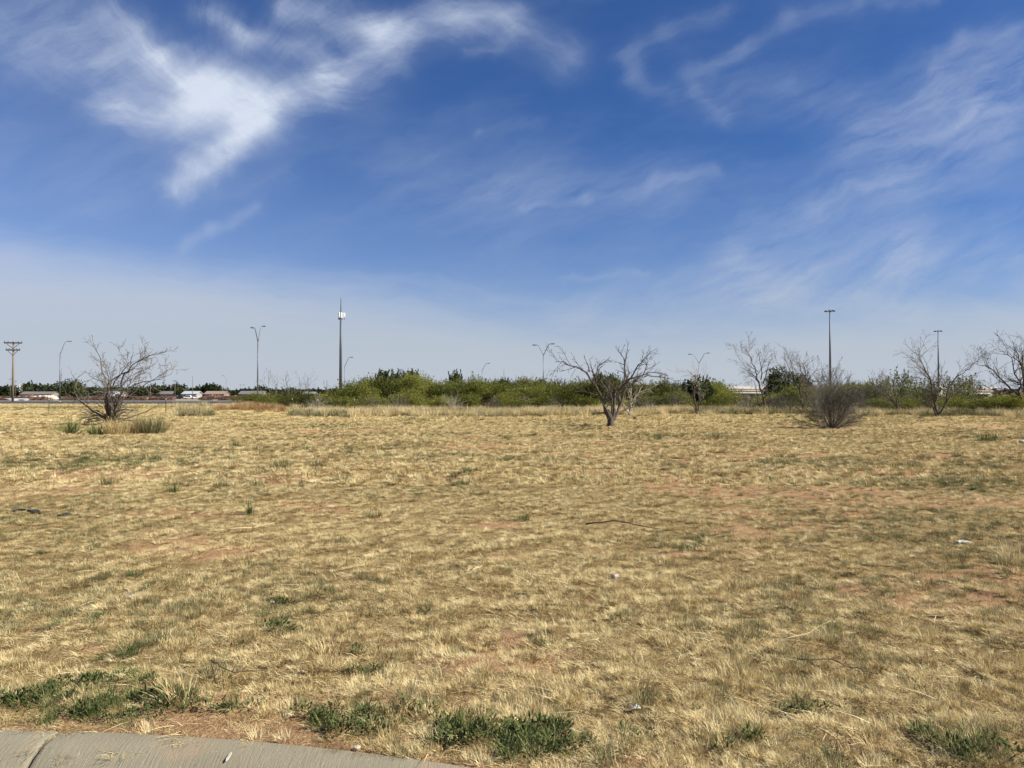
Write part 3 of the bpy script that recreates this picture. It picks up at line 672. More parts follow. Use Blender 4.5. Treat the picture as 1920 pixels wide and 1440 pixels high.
TT = [([(925,1090),(920,1000),(880,850),(840,640),(770,520),(710,420),(700,360)],.12,.014), ([(925,1080),(950,900),(960,760),(900,600),(850,380)],.10,.014), ([(930,1060),(1010,940),(1030,760),(1120,620),(1200,560),(1290,490)],.09,.012),
 ([(920,1050),(840,930),(760,850),(700,800)],.08,.012), ([(935,1060),(1050,930),(1130,850),(1220,800)],.08,.012), ([(840,640),(730,620),(640,590)],.04,.01), ([(960,760),(1000,640),(1010,500)],.05,.012), ([(840,680),(780,700),(620,680)],.03,.01)]
traced('bare_tree', 'leafless tree with green shoots in front of the shorter high-mast light', 'tree', (925,1095), 52, 1, TT, 25, 'bark', 'twig', 3, 2.43, 0.0069, zsc=6., org=(1600, 600))
# crop 5: origin 1280,560, scale 5.333
ST = [([(140,1125),(130,1060),(100,950),(90,850),(100,740),(10,680)],.12,.012), ([(145,1110),(170,980),(180,880),(200,820),(290,700)],.09,.01), ([(135,1090),(60,990),(0,1020)],.05,.01), ([(150,1080),(210,960),(260,860)],.05,.01)]
traced('bare_tree', 'small pale-limbed tree below the right-hand double-arm lamp', 'tree', (140,1130), 58, 1, ST, 31, 'bark', 'palewood', 3, 2.06, 0.0077, org=(1280, 560))
T2 = [([(825,1100),(810,960),(770,800),(740,700),(700,560),(645,480)],.13,.012), ([(740,700),(660,650),(600,600)],.05,.01), ([(760,780),(745,620),(720,480)],.06,.01), ([(770,820),(800,650),(830,560)],.06,.01), ([(780,1090),(770,950),(750,800)],.08,.02), ([(740,740),(690,740),(640,775)],.03,.01),
      ([(860,1080),(860,940),(800,720)],.07,.012)]
traced('bare_tree', 'tall narrow leafless tree left of the dark round tree', 'tree', (825,1120), 62, 1, T2, 33, 'bark', 'twig', 3, 2.43, 0.0086, org=(1280, 560))
T3 = [([(1205,1100),(1190,950),(1150,840),(1110,740),(1060,640),(1020,560)],.12,.012), ([(1200,1080),(1215,900),(1210,780),(1180,660),(1150,580)],.09,.01), ([(1110,740),(1030,660),(960,630)],.04,.01), ([(1215,850),(1260,740),(1290,650)],.05,.01), ([(1210,900),(1130,700),(1080,580)],.05,.01)]
traced('bare_tree', 'leafless tree rising right of the dark round tree', 'tree', (1205,1120), 64, 1, T3, 35, 'bark', 'twig', 3, 2.43, 0.0086, org=(1280, 560))
T4 = [([(1490,1000),(1480,860),(1470,700),(1410,590)],.10,.012), ([(1490,1000),(1500,820),(1520,680),(1560,560)],.09,.012), ([(1500,980),(1560,800),(1610,720)],.06,.01), ([(1485,940),(1420,800),(1390,720)],.06,.01), ([(1320,1000),(1315,880),(1325,770)],.07,.012)]
traced('bare_tree', 'leafless tree at the foot of the taller high-mast light', 'tree', (1490,1010), 66, 1, T4, 37, 'twig', 'twig', 3, 2.43, 0.0086, org=(1280, 560))
T5 = [([(480,1000),(470,900),(400,820),(300,700),(160,590)],.09,.012), ([(500,990),(470,860),(400,680),(420,560)],.08,.012), ([(510,980),(540,860),(560,700)],.06,.012), ([(470,990),(380,920),(250,860)],.07,.012), ([(440,840),(330,760),(280,600)],.05,.01)]
traced('bare_tree', 'low spreading half-leafless tree right of the grey round bush', 'tree', (490,1010), 60, 1, T5, 39, 'bark', 'twig', 3, 2.81, 0.0069, zsc=6., org=(1600, 600))
# bare tops behind the thicket left of the tower
def bare_tree(label, px, D, top, seed, wood='twig', stems=4, sp=.5):
    rng = random.Random(seed); x, y = at(px, D); H = zat(top, D); root = thing('bare_tree', label, 'tree', (x, y, g(x, y)-.05)); big, small = MB(), MB()
    for i in range(stems):
        a = rng.uniform(0, 6.28); l = rng.uniform(.25, 1)*sp; pts = wander(rng, (0, 0, 0), (math.cos(a)*l, math.sin(a)*l, 1), H*rng.uniform(.8, 1.05), 8, .12, .03)
        rr = radii(9, .06, .010); big.tube(pts, rr, 5, False); sprout(rng, big, small, pts, rr, 3, 1.6, .008, .05)
    big.build('trunk', M[wood], root, True); small.build('crown', M[wood], root, True); return root
for lab, px, D, top, sd in [('spindly leafless tree, leftmost of the bare tops between lamp and cell tower', 512, 82, 702, 1), ('leafless tree, second of the bare tops left of the cell tower', 541, 84, 700, 2),
        ('leafless tree, third of the bare tops left of the cell tower', 570, 82, 704, 3), ('low leafless tree closest to the cell tower on its left', 614, 90, 714, 4), ('dead grey tree top over the thicket left of the central double-arm lamp', 998, 100, 700, 5),
        ('thin leafless tree top right of the central double-arm lamp', 1045, 100, 706, 6), ('leafless grey tree over the thicket right of the dark forked tree', 1240, 90, 712, 7), ('thin grey leafless tree left of the single-arm lamp over the thicket', 880, 95, 706, 8),
        ('small leafless tree in the gap before the overpass', 1385, 66, 742, 9)]: bare_tree(lab, px, D, top, 400+sd)

def twig_bush(label, px, py, h, w, seed, m='greytwig', n=60, name='bush'):
    rng = random.Random(seed); x, y = P(px, py); root = thing(name, label, 'bush', (x, y, g(x, y)-.03)); big, small = MB(), MB()
    for i in range(n):
        a = rng.uniform(0, 6.28); e = 1.35*rng.random()**.8; d = (math.cos(a)*math.sin(e), math.sin(a)*math.sin(e), math.cos(e))
        L = 1/math.sqrt((math.sin(e)/(w/2))**2 + (math.cos(e)/h)**2)*rng.uniform(.75, 1.08)
        pts = wander(rng, (d[0]*.12, d[1]*.12, 0), d, L, 6, .09, .02); rr = radii(7, rng.uniform(.007, .018), .004); big.tube(pts, rr, 5, False)
        sprout(rng, big, small, pts, rr, 3, 5.4, .0052, .03, .44, .25, (18, 58))
    big.build('stems', M[m], root, True); small.build('crown', M[m], root, True); return root
twig_bush('dense round leafless grey bush in front of the taller high-mast light', 1560, 803, 2.6, 3.3, 5, n=115)

def twig_variants():
    out = []
    for v in range(3):
        rng = random.Random(60+v); b = MB()
        for i in range(34):
            a = rng.uniform(0, 6.28); e = 1.1*rng.random()**.9; pts = wander(rng, (0, 0, 0), (math.cos(a)*math.sin(e), math.sin(a)*math.sin(e), math.cos(e)), rng.uniform(1.2, 2.2), 6, .10, .03)
            rr = radii(7, .014, .005); b.tube(pts, rr, 3, False); sprout(rng, b, b, pts, rr, 2, 4., .0055, .03, .42, .25, (15, 50))
        out.append(b.mesh('stems', M['greytwig' if v else 'palewood'], False))
    return out
TW = twig_variants()
for i, (px, D, sc, lab) in enumerate([(600, 66, .8, 'leafless grey shrub left of the cell tower, in front of the thicket'), (700, 66, .8, 'leafless shrub before the green bushes right of the cell tower'), (745, 67, .9, 'leafless shrub below the highest dark green trees'),
        (850, 67, .9, 'leafless grey shrub in the dip left of the single-arm thicket lamp'), (930, 66, .8, 'leafless shrub just right of the single-arm thicket lamp'), (1040, 66, .8, 'leafless shrub just right of the central double-arm lamp'),
        (1085, 90, 1.9, 'tall leafless shrub behind the left arm of the dark forked tree'), (1215, 66, 1., 'leafless shrub right of the dark forked tree'), (1265, 68, 1.1, 'leafless shrub left of the right-hand double-arm lamp'),
        (1400, 64, .9, 'grey leafless shrub left of the tall narrow bare tree'), (1450, 63, .9, 'grey leafless shrub right of the tall narrow bare tree'), (1480, 62, 1., 'grey leafless shrub under the dark round tree'),
        (1535, 62, 1.1, 'grey leafless shrub behind the left side of the round grey bush'), (1610, 64, 1.1, 'grey leafless shrub behind the right side of the round grey bush'), (985, 88, 1.7, 'tall leafless shrub rising left of the central double-arm lamp'), (868, 88, 1.7, 'tall leafless shrub rising left of the single-arm thicket lamp')]):
    x, y = at(px, D); o = link('bare_shrub', TW[i % 3]); o.location = (x, y, g(x, y)-.03); o.rotation_euler = (0, 0, i*1.7); o.scale = (sc, sc, sc); tag(o, lab, 'shrub', 'leafless shrubs of the thicket')

# ------------------------------------------------------------------ leafy bushes and trees
def crown(seed, lobes, n, leaf, m, upward=.6, shell=.55, asp=3.):
    """many small leaf sprays through the volume of several unequal lobes; unit bush: 1 wide, 1 high"""
    rg = np.random.RandomState(seed); C = []; 
    for i in range(lobes):
        a = rg.uniform(0, 6.28); r = rg.uniform(0, .34); z = rg.uniform(.25, .78)*(1-.55*r); s = rg.uniform(.13, .26)
        C.append((r*math.cos(a), r*math.sin(a), z, s, s*rg.uniform(.7, 1.25)))
    w = np.array([c[3]**2 for c in C]); w /= w.sum(); li = rg.choice(lobes, n, p=w); C = np.array(C)[li]
    d = rg.normal(0, 1, (n, 3)); d /= np.linalg.norm(d, axis=1)[:, None]; rr = rg.uniform(shell, 1.12, n)**.8
    rr = np.where(rg.uniform(0, 1, n) < .12, rr*rg.uniform(1., 1.45, n), rr)
    c = C[:, :3] + d*rr[:, None]*np.stack([C[:, 3], C[:, 3], C[:, 4]], 1); c[:, 2] = np.maximum(c[:, 2], .02+rg.uniform(0, .1, n))
    ns = n//5; nsh = max(8, ns//16); top = np.argsort(-C[:, 2]-C[:, 4])[:n//2]; st = c[rg.choice(top, nsh)]; dr = np.stack([rg.normal(0, .28, nsh), rg.normal(0, .28, nsh), np.ones(nsh)], 1); hh = rg.uniform(.06, .24, nsh)
    pk = rg.randint(0, nsh, ns); tt = rg.uniform(0, 1, ns); c[:ns] = st[pk] + dr[pk]*(hh[pk]*tt)[:, None] + rg.normal(0, .010, (ns, 3))*(1.3-tt)[:, None]
    ax = d*.6 + rg.normal(0, .6, (n, 3)) + np.array([0, 0, upward]); ax /= np.linalg.norm(ax, axis=1)[:, None]
    s = np.cross(ax, rg.normal(0, 1, (n, 3))); s /= np.linalg.norm(s, axis=1)[:, None]
    L = leaf*rg.uniform(.5, 1.5, n)[:, None]; W_ = L/asp
    V_ = np.stack([c-ax*L*.5, c+s*W_*.5, c+ax*L*.5, c-s*W_*.5], 1).reshape(-1, 3)
    vals = np.repeat(np.clip(.5+.28*(li/lobes-.5)*2*rg.choice([-1, 1]) + rg.normal(0, .15, n), 0, 1), 4)
    return fast_mesh('crown', V_, np.arange(4*n), [4]*n, m, vals), C
def stems(seed, n, m, r=.02, h=.75, w=.36):
    rng = random.Random(seed); b = MB()
    for i in range(n):
        a = rng.uniform(0, 6.28); l = rng.uniform(.1, 1)*w/h
        pts = wander(rng, (rng.gauss(0, .03), rng.gauss(0, .03), 0), (math.cos(a)*l, math.sin(a)*l, 1), h*rng.uniform(.6, 1.15), 6, .12, .0)
        rr = radii(7, r*rng.uniform(.6, 1), r*.18); b.tube(pts, rr, 4, False)
        sprout(rng, b, b, pts, rr, 1, 6, r*.12, .02, .4, .35)
    return b.mesh('stems', m, True)
BUSH = [(crown(500+i, 15 if i % 2 else 11, (9500, 5200, 8200, 4200, 6400, 7400)[i], .038, M['mesq'], .7, .35, 3.4)[0], stems(520+i, 11, M['bark'], .011)) for i in range(6)]
GREY = [(crown(540+i, 15, 2100, .052, M['greyleaf'], .7, .3, 3.2)[0], stems(545+i, 13, M['twig'], .013)) for i in range(3)]
DARK = [(crown(550+i, 13, 4200, .070, M['mesqdark'], .4, .4, 2.2)[0], stems(560+i, 5, M['bark'], .020)) for i in range(3)]
FARW = [(crown(570+i, 12, 2600, .085, M['farleaf'], .3, .5, 1.6)[0], stems(580+i, 4, M['bark'], .025, .6, .25)) for i in range(5)]
MARKS = [(483, 'the left-hand double-arm lamp'), (638, 'the cell tower'), (905, 'the single-arm lamp above the thicket'), (1019, 'the central double-arm lamp'), (1145, 'the dark forked tree'), (1310, 'the right-hand double-arm lamp'),
         (1425, 'the tall narrow bare tree'), (1557, 'the taller high-mast light'), (1760, 'the shorter high-mast light'), (1900, 'the bare tree at the right edge')]
ORD = ['first', 'second', 'third', 'fourth', 'fifth', 'sixth', 'seventh', 'eighth', 'ninth', 'tenth', 'eleventh', 'twelfth', 'thirteenth', 'fourteenth']
bushes = []
def bush(px, D, top, wpx, kind='m', name='mesquite_bush'): bushes.append([px, D, top, wpx, kind, name])
rb = random.Random(4)
tops = [(478,742),(500,737),(530,736),(560,737),(600,742),(622,735),(650,724),(680,715),(705,712),(725,706),(750,706),(775,703),(795,712),(815,716),(838,730),(855,712),(875,713),(895,713),(918,720),(945,714),(975,719),(1000,721),(1025,717),
        (1050,720),(1075,717),(1097,712),(1130,713),(1160,716),(1200,723),(1230,722),(1250,716),(1290,719),(1320,718),(1345,719),(1368,723),(1440,742),(1470,735),(1500,733),(1530,732),(1590,722),(1620,721),(1640,724),(1700,728),(1730,738),(1500,722),(1560,724)]
for px, tp in tops:
    bush(px+rb.uniform(-5, 5), rb.uniform(74, 92), tp+rb.uniform(-2, 3), rb.uniform(62, 92))
for px in np.arange(655, 1360, 30):     # a second, slightly higher row behind
    tp = np.interp(px, [655, 700, 780, 840, 860, 940, 1050, 1130, 1200, 1290, 1400], [724, 708, 703, 725, 712, 716, 716, 710, 722, 714, 724]); bush(px+rb.uniform(-8, 8), rb.uniform(100, 125), tp+rb.uniform(-2, 5), rb.uniform(60, 90))
for px, w, tp, D in ((500,46,748,72),(640,60,744,71),(690,60,742,70),(765,70,735,70),(830,60,742,70),(880,66,738,70),(960,60,738,70),(1010,60,744,70),(1090,70,742,66),(1215,60,742,70),(1270,70,735,70),(1350,60,742,70),(1410,50,750,68),(1455,60,748,67),(1520,60,750,66),(1640,60,748,66),(1700,70,748,62),(1790,80,744,62),(1840,80,747,60),(1900,90,743,60),(1960,90,744,60),(1650,60,744,64),(1870,70,746,64)):
    bush(px, D, tp, w)
for px, w, tp, D in ((726,40,698,96),(748,36,702,97),(774,40,697,98),(855,36,702,96),(1125,44,702,100),(1148,40,706,98),(1463,56,697,92),(1505,44,704,94),(1310,50,712,76),(945,34,712,96),(918,20,722,96)): bush(px, D, tp, w, 'd', 'dark_leafed_tree')
for px, w, tp, D in ((1655,60,702,72),(1690,60,698,74),(1625,50,712,74),(1740,70,712,66),(1790,70,708,66),(1815,60,712,68),(1560,50,720,80),(690,50,708,98),(800,40,706,98),(1240,50,716,82),(660,36,718,88),(1600,40,716,78)): bush(px, D, tp, w, 'g', 'feathery_bush')
bushes.sort(key=lambda b: b[0]); cnt = {}
for b in bushes:
    px, D, top, wpx, kind, name = b; mk = min(MARKS, key=lambda q: abs(q[0]-px)); side = 'left' if px < mk[0] else 'right'
    row = 'front row' if D < 73 else 'middle row' if D < 94 else 'back row'; key = (mk[1], side, row, kind); b.append(key)
    cnt.setdefault(key, []).append(b)
for key, lst in cnt.items():
    lst.sort(key=lambda b: abs(b[0]-[q for q in MARKS if q[1] == key[0]][0][0]))
    for i, b in enumerate(lst): b.append(ORD[i])
ADJ = {'m': 'olive green bush', 'd': 'dark green tree', 'g': 'feathery grey-green bush'}
rb = random.Random(9)
for px, D, top, wpx, kind, name, key, od in bushes:
    x, y = at(px, D); H = (zat(top, D)-g(x, y))*(1.15+.1*rb.random()); Wd = wpx*D/F*1.25
    src = {'m': BUSH, 'd': DARK, 'g': GREY}[kind]; cr, stm = src[rb.randrange(len(src))]
    grp = {'m': 'olive green bushes of the thicket', 'd': 'dark trees rising from the thicket', 'g': 'grey-green feathery bushes'}[kind]
    root = thing(name, '%s %s %s %s of %s' % (od, key[2].replace(' ', '-'), ADJ[kind], key[1], key[0]), 'tree' if kind == 'd' else 'bush', (x, y, g(x, y)), rb.uniform(0, 6.28), grp, (Wd, Wd, H))
    link('crown', cr, root); link('stems', stm, root)

# far trees of the town
ft = [(4,560,722,40),(18,600,721,34),(50,620,719,36),(62,560,716,40),(74,600,717,36),(88,620,720,34),(100,600,723,28),(112,640,725,30),(132,230,710,42),(146,240,713,34),(165,520,724,40),(185,560,724,36),(205,560,726,34),(228,480,723,44),(262,450,722,30),
      (283,460,721,34),(296,480,719,32),(322,470,722,30),(338,450,717,24),(352,520,728,26),(362,500,725,30),(378,520,722,26),(392,480,718,34),(405,500,720,28),(430,560,729,30),(455,480,727,28),(470,420,726,26),(488,520,722,24),(500,560,726,30),(480,480,729,40),
      (575,480,728,40),(600,520,727,36),(625,560,728,30),(650,620,729,40),(840,560,731,40),(1210,520,728,40),(520,500,727,34),(545,520,726,30),(1850,520,733,40)]
def nearmark(px):
    ms = [(22, 'the wooden power pole'), (112, 'the leftmost single-arm lamp'), (205, 'the sprawling bare tree'), (361, 'the thin far pole'), (422, 'the small distant lamp'), (483, 'the left-hand double-arm lamp'), (638, 'the cell tower'), (1145, 'the dark forked tree'), (1870, 'the right-hand overpass')]
    return min(ms, key=lambda q: abs(q[0]-px))
fc = {}
for i, (px, D, top, w) in enumerate(ft): 
    mk = nearmark(px); fc.setdefault((mk[1], px < mk[0]), []).append((abs(px-mk[0]), i))
for k in fc: fc[k].sort()
for i, (px, D, top, w) in enumerate(ft):
    mk = nearmark(px); k = (mk[1], px < mk[0]); od = ORD[[q[1] for q in fc[k]].index(i)]
    x, y = at(px, D); H = (zat(top, D))*1.04; Wd = w*D/F*1.3; cr, stm = (DARK if D < 300 else FARW)[i % (3 if D < 300 else 5)]
    root = thing('far_tree', '%s distant dark tree %s of %s' % (od, 'left' if k[1] else 'right', mk[1]), 'tree', (x, y, 0), i*1.3, 'distant trees of the town', (Wd, Wd, H))
    link('crown', cr, root); link('trunk', stm, root)

# brown dead scrub beyond the far road, and a far dark line of woods at the horizon
def far_scrub():
    rg = np.random.RandomState(44)
    pro = [crown(600+i, 8, 420, .16, M['scrub'], .8, .2, 4.)[0] for i in range(4)]
    n = 2800; px = rg.uniform(-60, 700, n); D = rg.uniform(158, 420, n)
    k = (fbm(px*.03, D*.03, 1, 3, 3) > .42) & ~((np.abs(px-350) < 30) & (D < 345)); px, D = px[k], D[k]; n = len(px); x = (px-960)/F*D; s = rg.uniform(1.2, 3.4, n)
    h = rg.uniform(.6, 1.7, n)
    scatter('dead_scrub', np.stack([x, D, 0*x], 1), np.stack([0*x, 0*x, rg.uniform(0, 6.28, n)], 1), np.stack([s, s, h], 1), rg.randint(0, 4, n), pro, 'brown dead scrub across the waste ground beyond the far road', 'scrub')
    pro = [crown(620+i, 12, 900, .12, M['farleaf'], .4, .4, 1.8)[0] for i in range(4)]
    n = 700; px = rg.uniform(-250, 2200, n); D = rg.uniform(900, 1500, n); x = (px-960)/F*D; s = rg.uniform(14, 26, n)
    scatter('far_woods', np.stack([x, D, 0*x], 1), np.stack([0*x, 0*x, rg.uniform(0, 6.28, n)], 1), np.stack([s, s, rg.uniform(7, 12.5, n)], 1), rg.randint(0, 4, n), pro, 'dark line of woods along the horizon', 'woods')
    # low ground brush inside the thicket
    pro = [crown(640+i, 9, 900, .085, M['mesq'], .8, .2, 3.4)[0] for i in range(3)] + [crown(650, 9, 500, .1, M['scrub'], .8, .2, 4.)[0]]
    n = 520; px = rg.uniform(600, 2100, n); D = rg.uniform(68, 125, n); x = (px-960)/F*D; s = rg.uniform(1.6, 3.2, n)
    scatter('thicket_undergrowth', np.stack([x, D, gz(x, D)], 1), np.stack([0*x, 0*x, rg.uniform(0, 6.28, n)], 1), np.stack([s, s, rg.uniform(.8, 1.7, n)], 1), np.where(rg.uniform(0, 1, n) < .22, 3, rg.randint(0, 3, n)), pro, 'low tangled undergrowth filling the thicket', 'undergrowth')
far_scrub()

# ------------------------------------------------------------------ yuccas, tufts, cactus
def tuft_thing(label, px, py, h, w, seed, m='green', n=90, lean=(3, 55), name='grass_tuft', cat='grass tuft', blade=.005, curve=.5, v0=.5):
    x, y = P(px, py); me = blades(seed, n, w*.28, (h*.6, h*1.1), lean, blade, 4, curve, name='blades', m=M[m], v0=v0, vs=.28)
    o = link(name, me); o.location = (x, y, g(x, y)-.01); return tag(o, label, cat, 'yucca plants' if name == 'yucca' else 'green and grey tufts in the dry field')
tuft_thing('larger, farther left of the two green yuccas under the sprawling bare tree', 133, 816, .78, .8, 1, 'green', 170, (2, 70), 'yucca', 'yucca', .022, .12, .55)
tuft_thing('smaller green yucca directly below the trunk of the sprawling bare tree', 181, 817, .62, .7, 2, 'green', 140, (2, 70), 'yucca', 'yucca', .022, .12, .5)
tuft_thing('pale straw grass clump right of the trunk of the sprawling bare tree', 220, 816, .75, 1.6, 3, 'straw', 620, (2, 35), blade=.012, v0=.7)
tuft_thing('grey-green leafy clump right of the pale clump under the sprawling bare tree', 282, 814, .9, 1.9, 4, 'greygreen', 620, (2, 50), blade=.014, v0=.35)
tuft_thing('brownish clump between the pale and grey-green clumps under the bare tree', 252, 815, .55, 1.0, 5, 'brown', 260, (2, 45), blade=.012, v0=.8)
tuft_thing('small spiky blue-green yucca standing alone in the middle-left field', 470, 966, .26, .13, 6, 'green', 26, (1, 30), 'yucca', 'yucca', .012, .1, .4)
TF = [('dark spiky tuft with a stalk right of the fence-side bare tree', 442, 842, .30, .25, 'green'), ('broad grey-green tuft above the pale straw heap', 528, 880, .30, .75, 'greygreen'), ('thin green tuft right of the broad grey-green tuft', 590, 878, .26, .5, 'greygreen'),
      ('small upright green tuft near the grey dirt patch', 197, 921, .25, .2, 'green'), ('compact green tuft left of centre', 325, 925, .20, .28, 'green'), ('spiky grey-green tuft right of the compact tuft', 414, 914, .20, .34, 'greygreen'),
      ('dark green tuft left of a faint paler one near field centre', 643, 905, .20, .4, 'green'), ('small green tuft near the centre of the field', 875, 893, .17, .28, 'green'), ('pair-like grey tuft beside the small centre tuft', 851, 901, .16, .3, 'greygreen'),
      ('green tuft just below the centre of the field', 983, 978, .15, .26, 'green'), ('grey tuft left of the orange bare spot', 700, 971, .17, .36, 'greygreen'), ('low green tuft far left in the lower field', 253, 1086, .10, .24, 'green'),
      ('grey-green tuft above the leafy patch at lower left centre', 640, 1020, .12, .3, 'greygreen'), ('round dark green tuft in the lower left', 246, 1228, .12, .20, 'green'), ('taller olive tuft beside the round dark tuft', 298, 1210, .12, .22, 'greygreen'),
      ('large olive upright tuft left of centre near the kerb', 408, 1264, .16, .26, 'greygreen'), ('wiry pale tuft fanning out above the kerb weeds', 338, 1312, .18, .2, 'straw'), ('bright green low patch of blades at lower centre', 1022, 1200, .08, .26, 'green'),
      ('dense olive tuft at the bottom edge right of the leafy weeds', 1148, 1425, .13, .24, 'greygreen'), ('upright grey-green tuft above the white litter', 1208, 1318, .17, .14, 'greygreen'), ('small leafy tuft at the bottom centre of the field', 862, 1232, .09, .14, 'green'),
      ('dark tuft by the fallen branch', 1290, 1030, .12, .5, 'green'), ('olive tuft in the lower right field', 1405, 1200, .14, .3, 'greygreen'), ('rust brown tuft on the right of the lower field', 1487, 1130, .10, .22, 'rust'),
      ('pale tall tuft at the right edge', 1905, 1055, .26, .4, 'tall'), ('dark upright tuft left of the pale tall tuft at the right edge', 1880, 1062, .18, .2, 'greygreen'), ('dark green clump near the right edge below the thicket', 1850, 826, .4, 1.1, 'green'),
      ('bushy green tuft in the far right middle field', 1340, 822, .4, .9, 'greygreen'), ('green tuft right of the dark forked tree', 1232, 826, .3, .5, 'green'), ('yellow-green tall tuft at the bottom right corner', 1830, 1425, .16, .4, 'greygreen'),
      ('small green tuft between two yellowish spots left', 948, 826, .25, .4, 'green'), ('pale bunch in the bottom left centre', 615, 1228, .13, .24, 'straw'), ('olive bunch low on the right side', 1560, 1425, .14, .3, 'greygreen')]
for i, (lab, px, py, h, w, m) in enumerate(TF): tuft_thing(lab, px, py, h, w, 700+i, m, int(70+130*w), (2, 55), blade=.0022+.00035*P(px, py)[1])
def cactus():
    x, y = at(574, 68); root = thing('prickly_pear', 'dark prickly pear cactus clump beside the fence post below the bare tops', 'cactus', (x, y, g(x, y))); rng = random.Random(2)
    for k in range(46):
        b = MB(); r = rng.uniform(.11, .17); a = rng.uniform(0, 3.14); el = rng.uniform(-.5, .5)
        c = Vector((rng.uniform(-1.0, 1.0), rng.uniform(-.5, .5), 0)); c.z = .14+rng.random()*.5*(1-abs(c.x))
        ux = Vector((math.cos(a), math.sin(a), 0)); uz = Vector((-math.sin(a)*math.sin(el), math.cos(a)*math.sin(el), math.cos(el))); nn = ux.cross(uz)
        ring = [(ux*math.cos(q)*r*.8 + uz*math.sin(q)*r*1.15) for q in [i*.6283 for i in range(10)]]
        vs = [c+p for p in ring] + [c+p*.75+nn*.025 for p in ring] + [c+p*.75-nn*.025 for p in ring]
        fs = [(i, (i+1) % 10, (i+1) % 10+10, i+10) for i in range(10)] + [(i+20, (i+1) % 10+20, (i+1) % 10, i) for i in range(10)] + [tuple(range(10, 20)), tuple(range(20, 30))[::-1]]
        b.add(vs, fs); o = b.build('pad', M['cactus'], root, False)
        at_ = o.data.attributes.new('val', 'FLOAT', 'POINT'); at_.data.foreach_set('value', [rng.uniform(.1, .9)]*30)
cactus()

# ------------------------------------------------------------------ fence
fr = thing('wire_fence', 'thin wire fence with steel posts along the back of the field', 'fence', (0, 0, 0))
posts = [(-140, 56), (92, 60), (311, 58), (398, 70), (548, 64), (596, 62), (665, 56)]
pp = []
for px, D in posts:
    x, y = at(px, D); z = g(x, y); pp.append((x, y, z)); b = MB(); b.box(-.022, .022, -.006, .006, -.2, 1.12); b.box(-.005, .005, .006, .035, -.2, 1.12)
    o = b.build('post', M['post'], fr); o.location = (x, y, z)
    c = MB(); c.box(-.026, .026, -.010, .010, 1.125, 1.22); q = c.build('post_tip', M['white'], o)
for h in (.35, .62, .88, 1.08):
    b = MB()
    for (a, c) in zip(pp[:-1], pp[1:]):
        n = 8; b.tube([(a[0]+(c[0]-a[0])*i/n, a[1]+(c[1]-a[1])*i/n - .01, a[2]+(c[2]-a[2])*i/n+h-.04*math.sin(math.pi*i/n)) for i in range(n+1)], .004, 3, False)
    b.build('wire', M['wire'], fr)

# ------------------------------------------------------------------ lamps, masts, poles, tower
def lamp(label, px, D, H, arms, rz=0, name='street_lamp', faint=False):
    x, y = at(px, D); root = thing(name, label, 'street lamp', (x, y, g(x, y) if D < 120 else 0), rz, 'street lamps along the far roads')
    aw = 2.0; ah = 2.4; b = MB(); b.tube([(0, 0, 0), (0, 0, H-ah)], [.13, .075], 8); b.build('pole', M['galv'], root, True)
    b = MB(); b.tube([(0, 0, 0), (0, 0, .5)], [.26, .2], 8); b.build('base', M['concrete'], root)
    for s, ext, hh in arms:
        b = MB(); pts = [(0, 0, H-ah-.1), (s*.15*ext, 0, H-ah+.25), (s*.75*ext, 0, H-ah+hh*.85), (s*1.0*ext, 0, H-ah+hh), (s*(1.*ext+.3), 0, H-ah+hh+.02)]
        b.tube(pts, [.075, .07, .06, .05, .05], 6); ao = b.build('arm', M['galv'], root, True)
        b = MB(); e = ext*1.0+.15; b.tube([(s*e, 0, H-ah+hh), (s*(e+.22), 0, H-ah+hh), (s*(e+.75), 0, H-ah+hh+.03), (s*(e+.95), 0, H-ah+hh+.03)], [.05, .10, .11, .05], 8)
        b.build('lamp_head', M['darksteel'], ao, True)
    return root
def HT(top, D): return zat(top, D)
lamp('tall grey street lamp with two raised arms, leftmost of the double-arm lamps', 483, 112, HT(610, 112), [(-1, .9, 1.9), (1, 1., 2.4)], R(77))
lamp('leftmost single-arm street lamp, beside the sprawling bare tree', 112, 146, HT(640, 146), [(1, 1.1, 2.5)], R(58))
lamp('single-arm street lamp just right of the cell tower', 646, 205, HT(670, 205), [(1, 1.3, 2.4)])
lamp('single-arm street lamp rising above the middle of the thicket', 904, 235, HT(680, 235), [(1, 1.5, 2.2)])
lamp('central double-arm street lamp with a wide V of arms', 1019, 149, HT(643, 149), [(-1, 1.15, 1.95), (1, 1.25, 2.2)])
lamp('faint single-arm street lamp left of the dark forked tree', 1073, 270, HT(690, 270), [(1, 1.5, 2.2)])
lamp('right-hand double-arm street lamp with a wide V of arms', 1311, 188, HT(662, 188), [(-1, 1.7, 2.1), (1, 1.7, 2.4)])
lamp('tiny distant street lamp over the left tree line', 424, 400, HT(703, 400), [(-1, 1.1, 2.)])
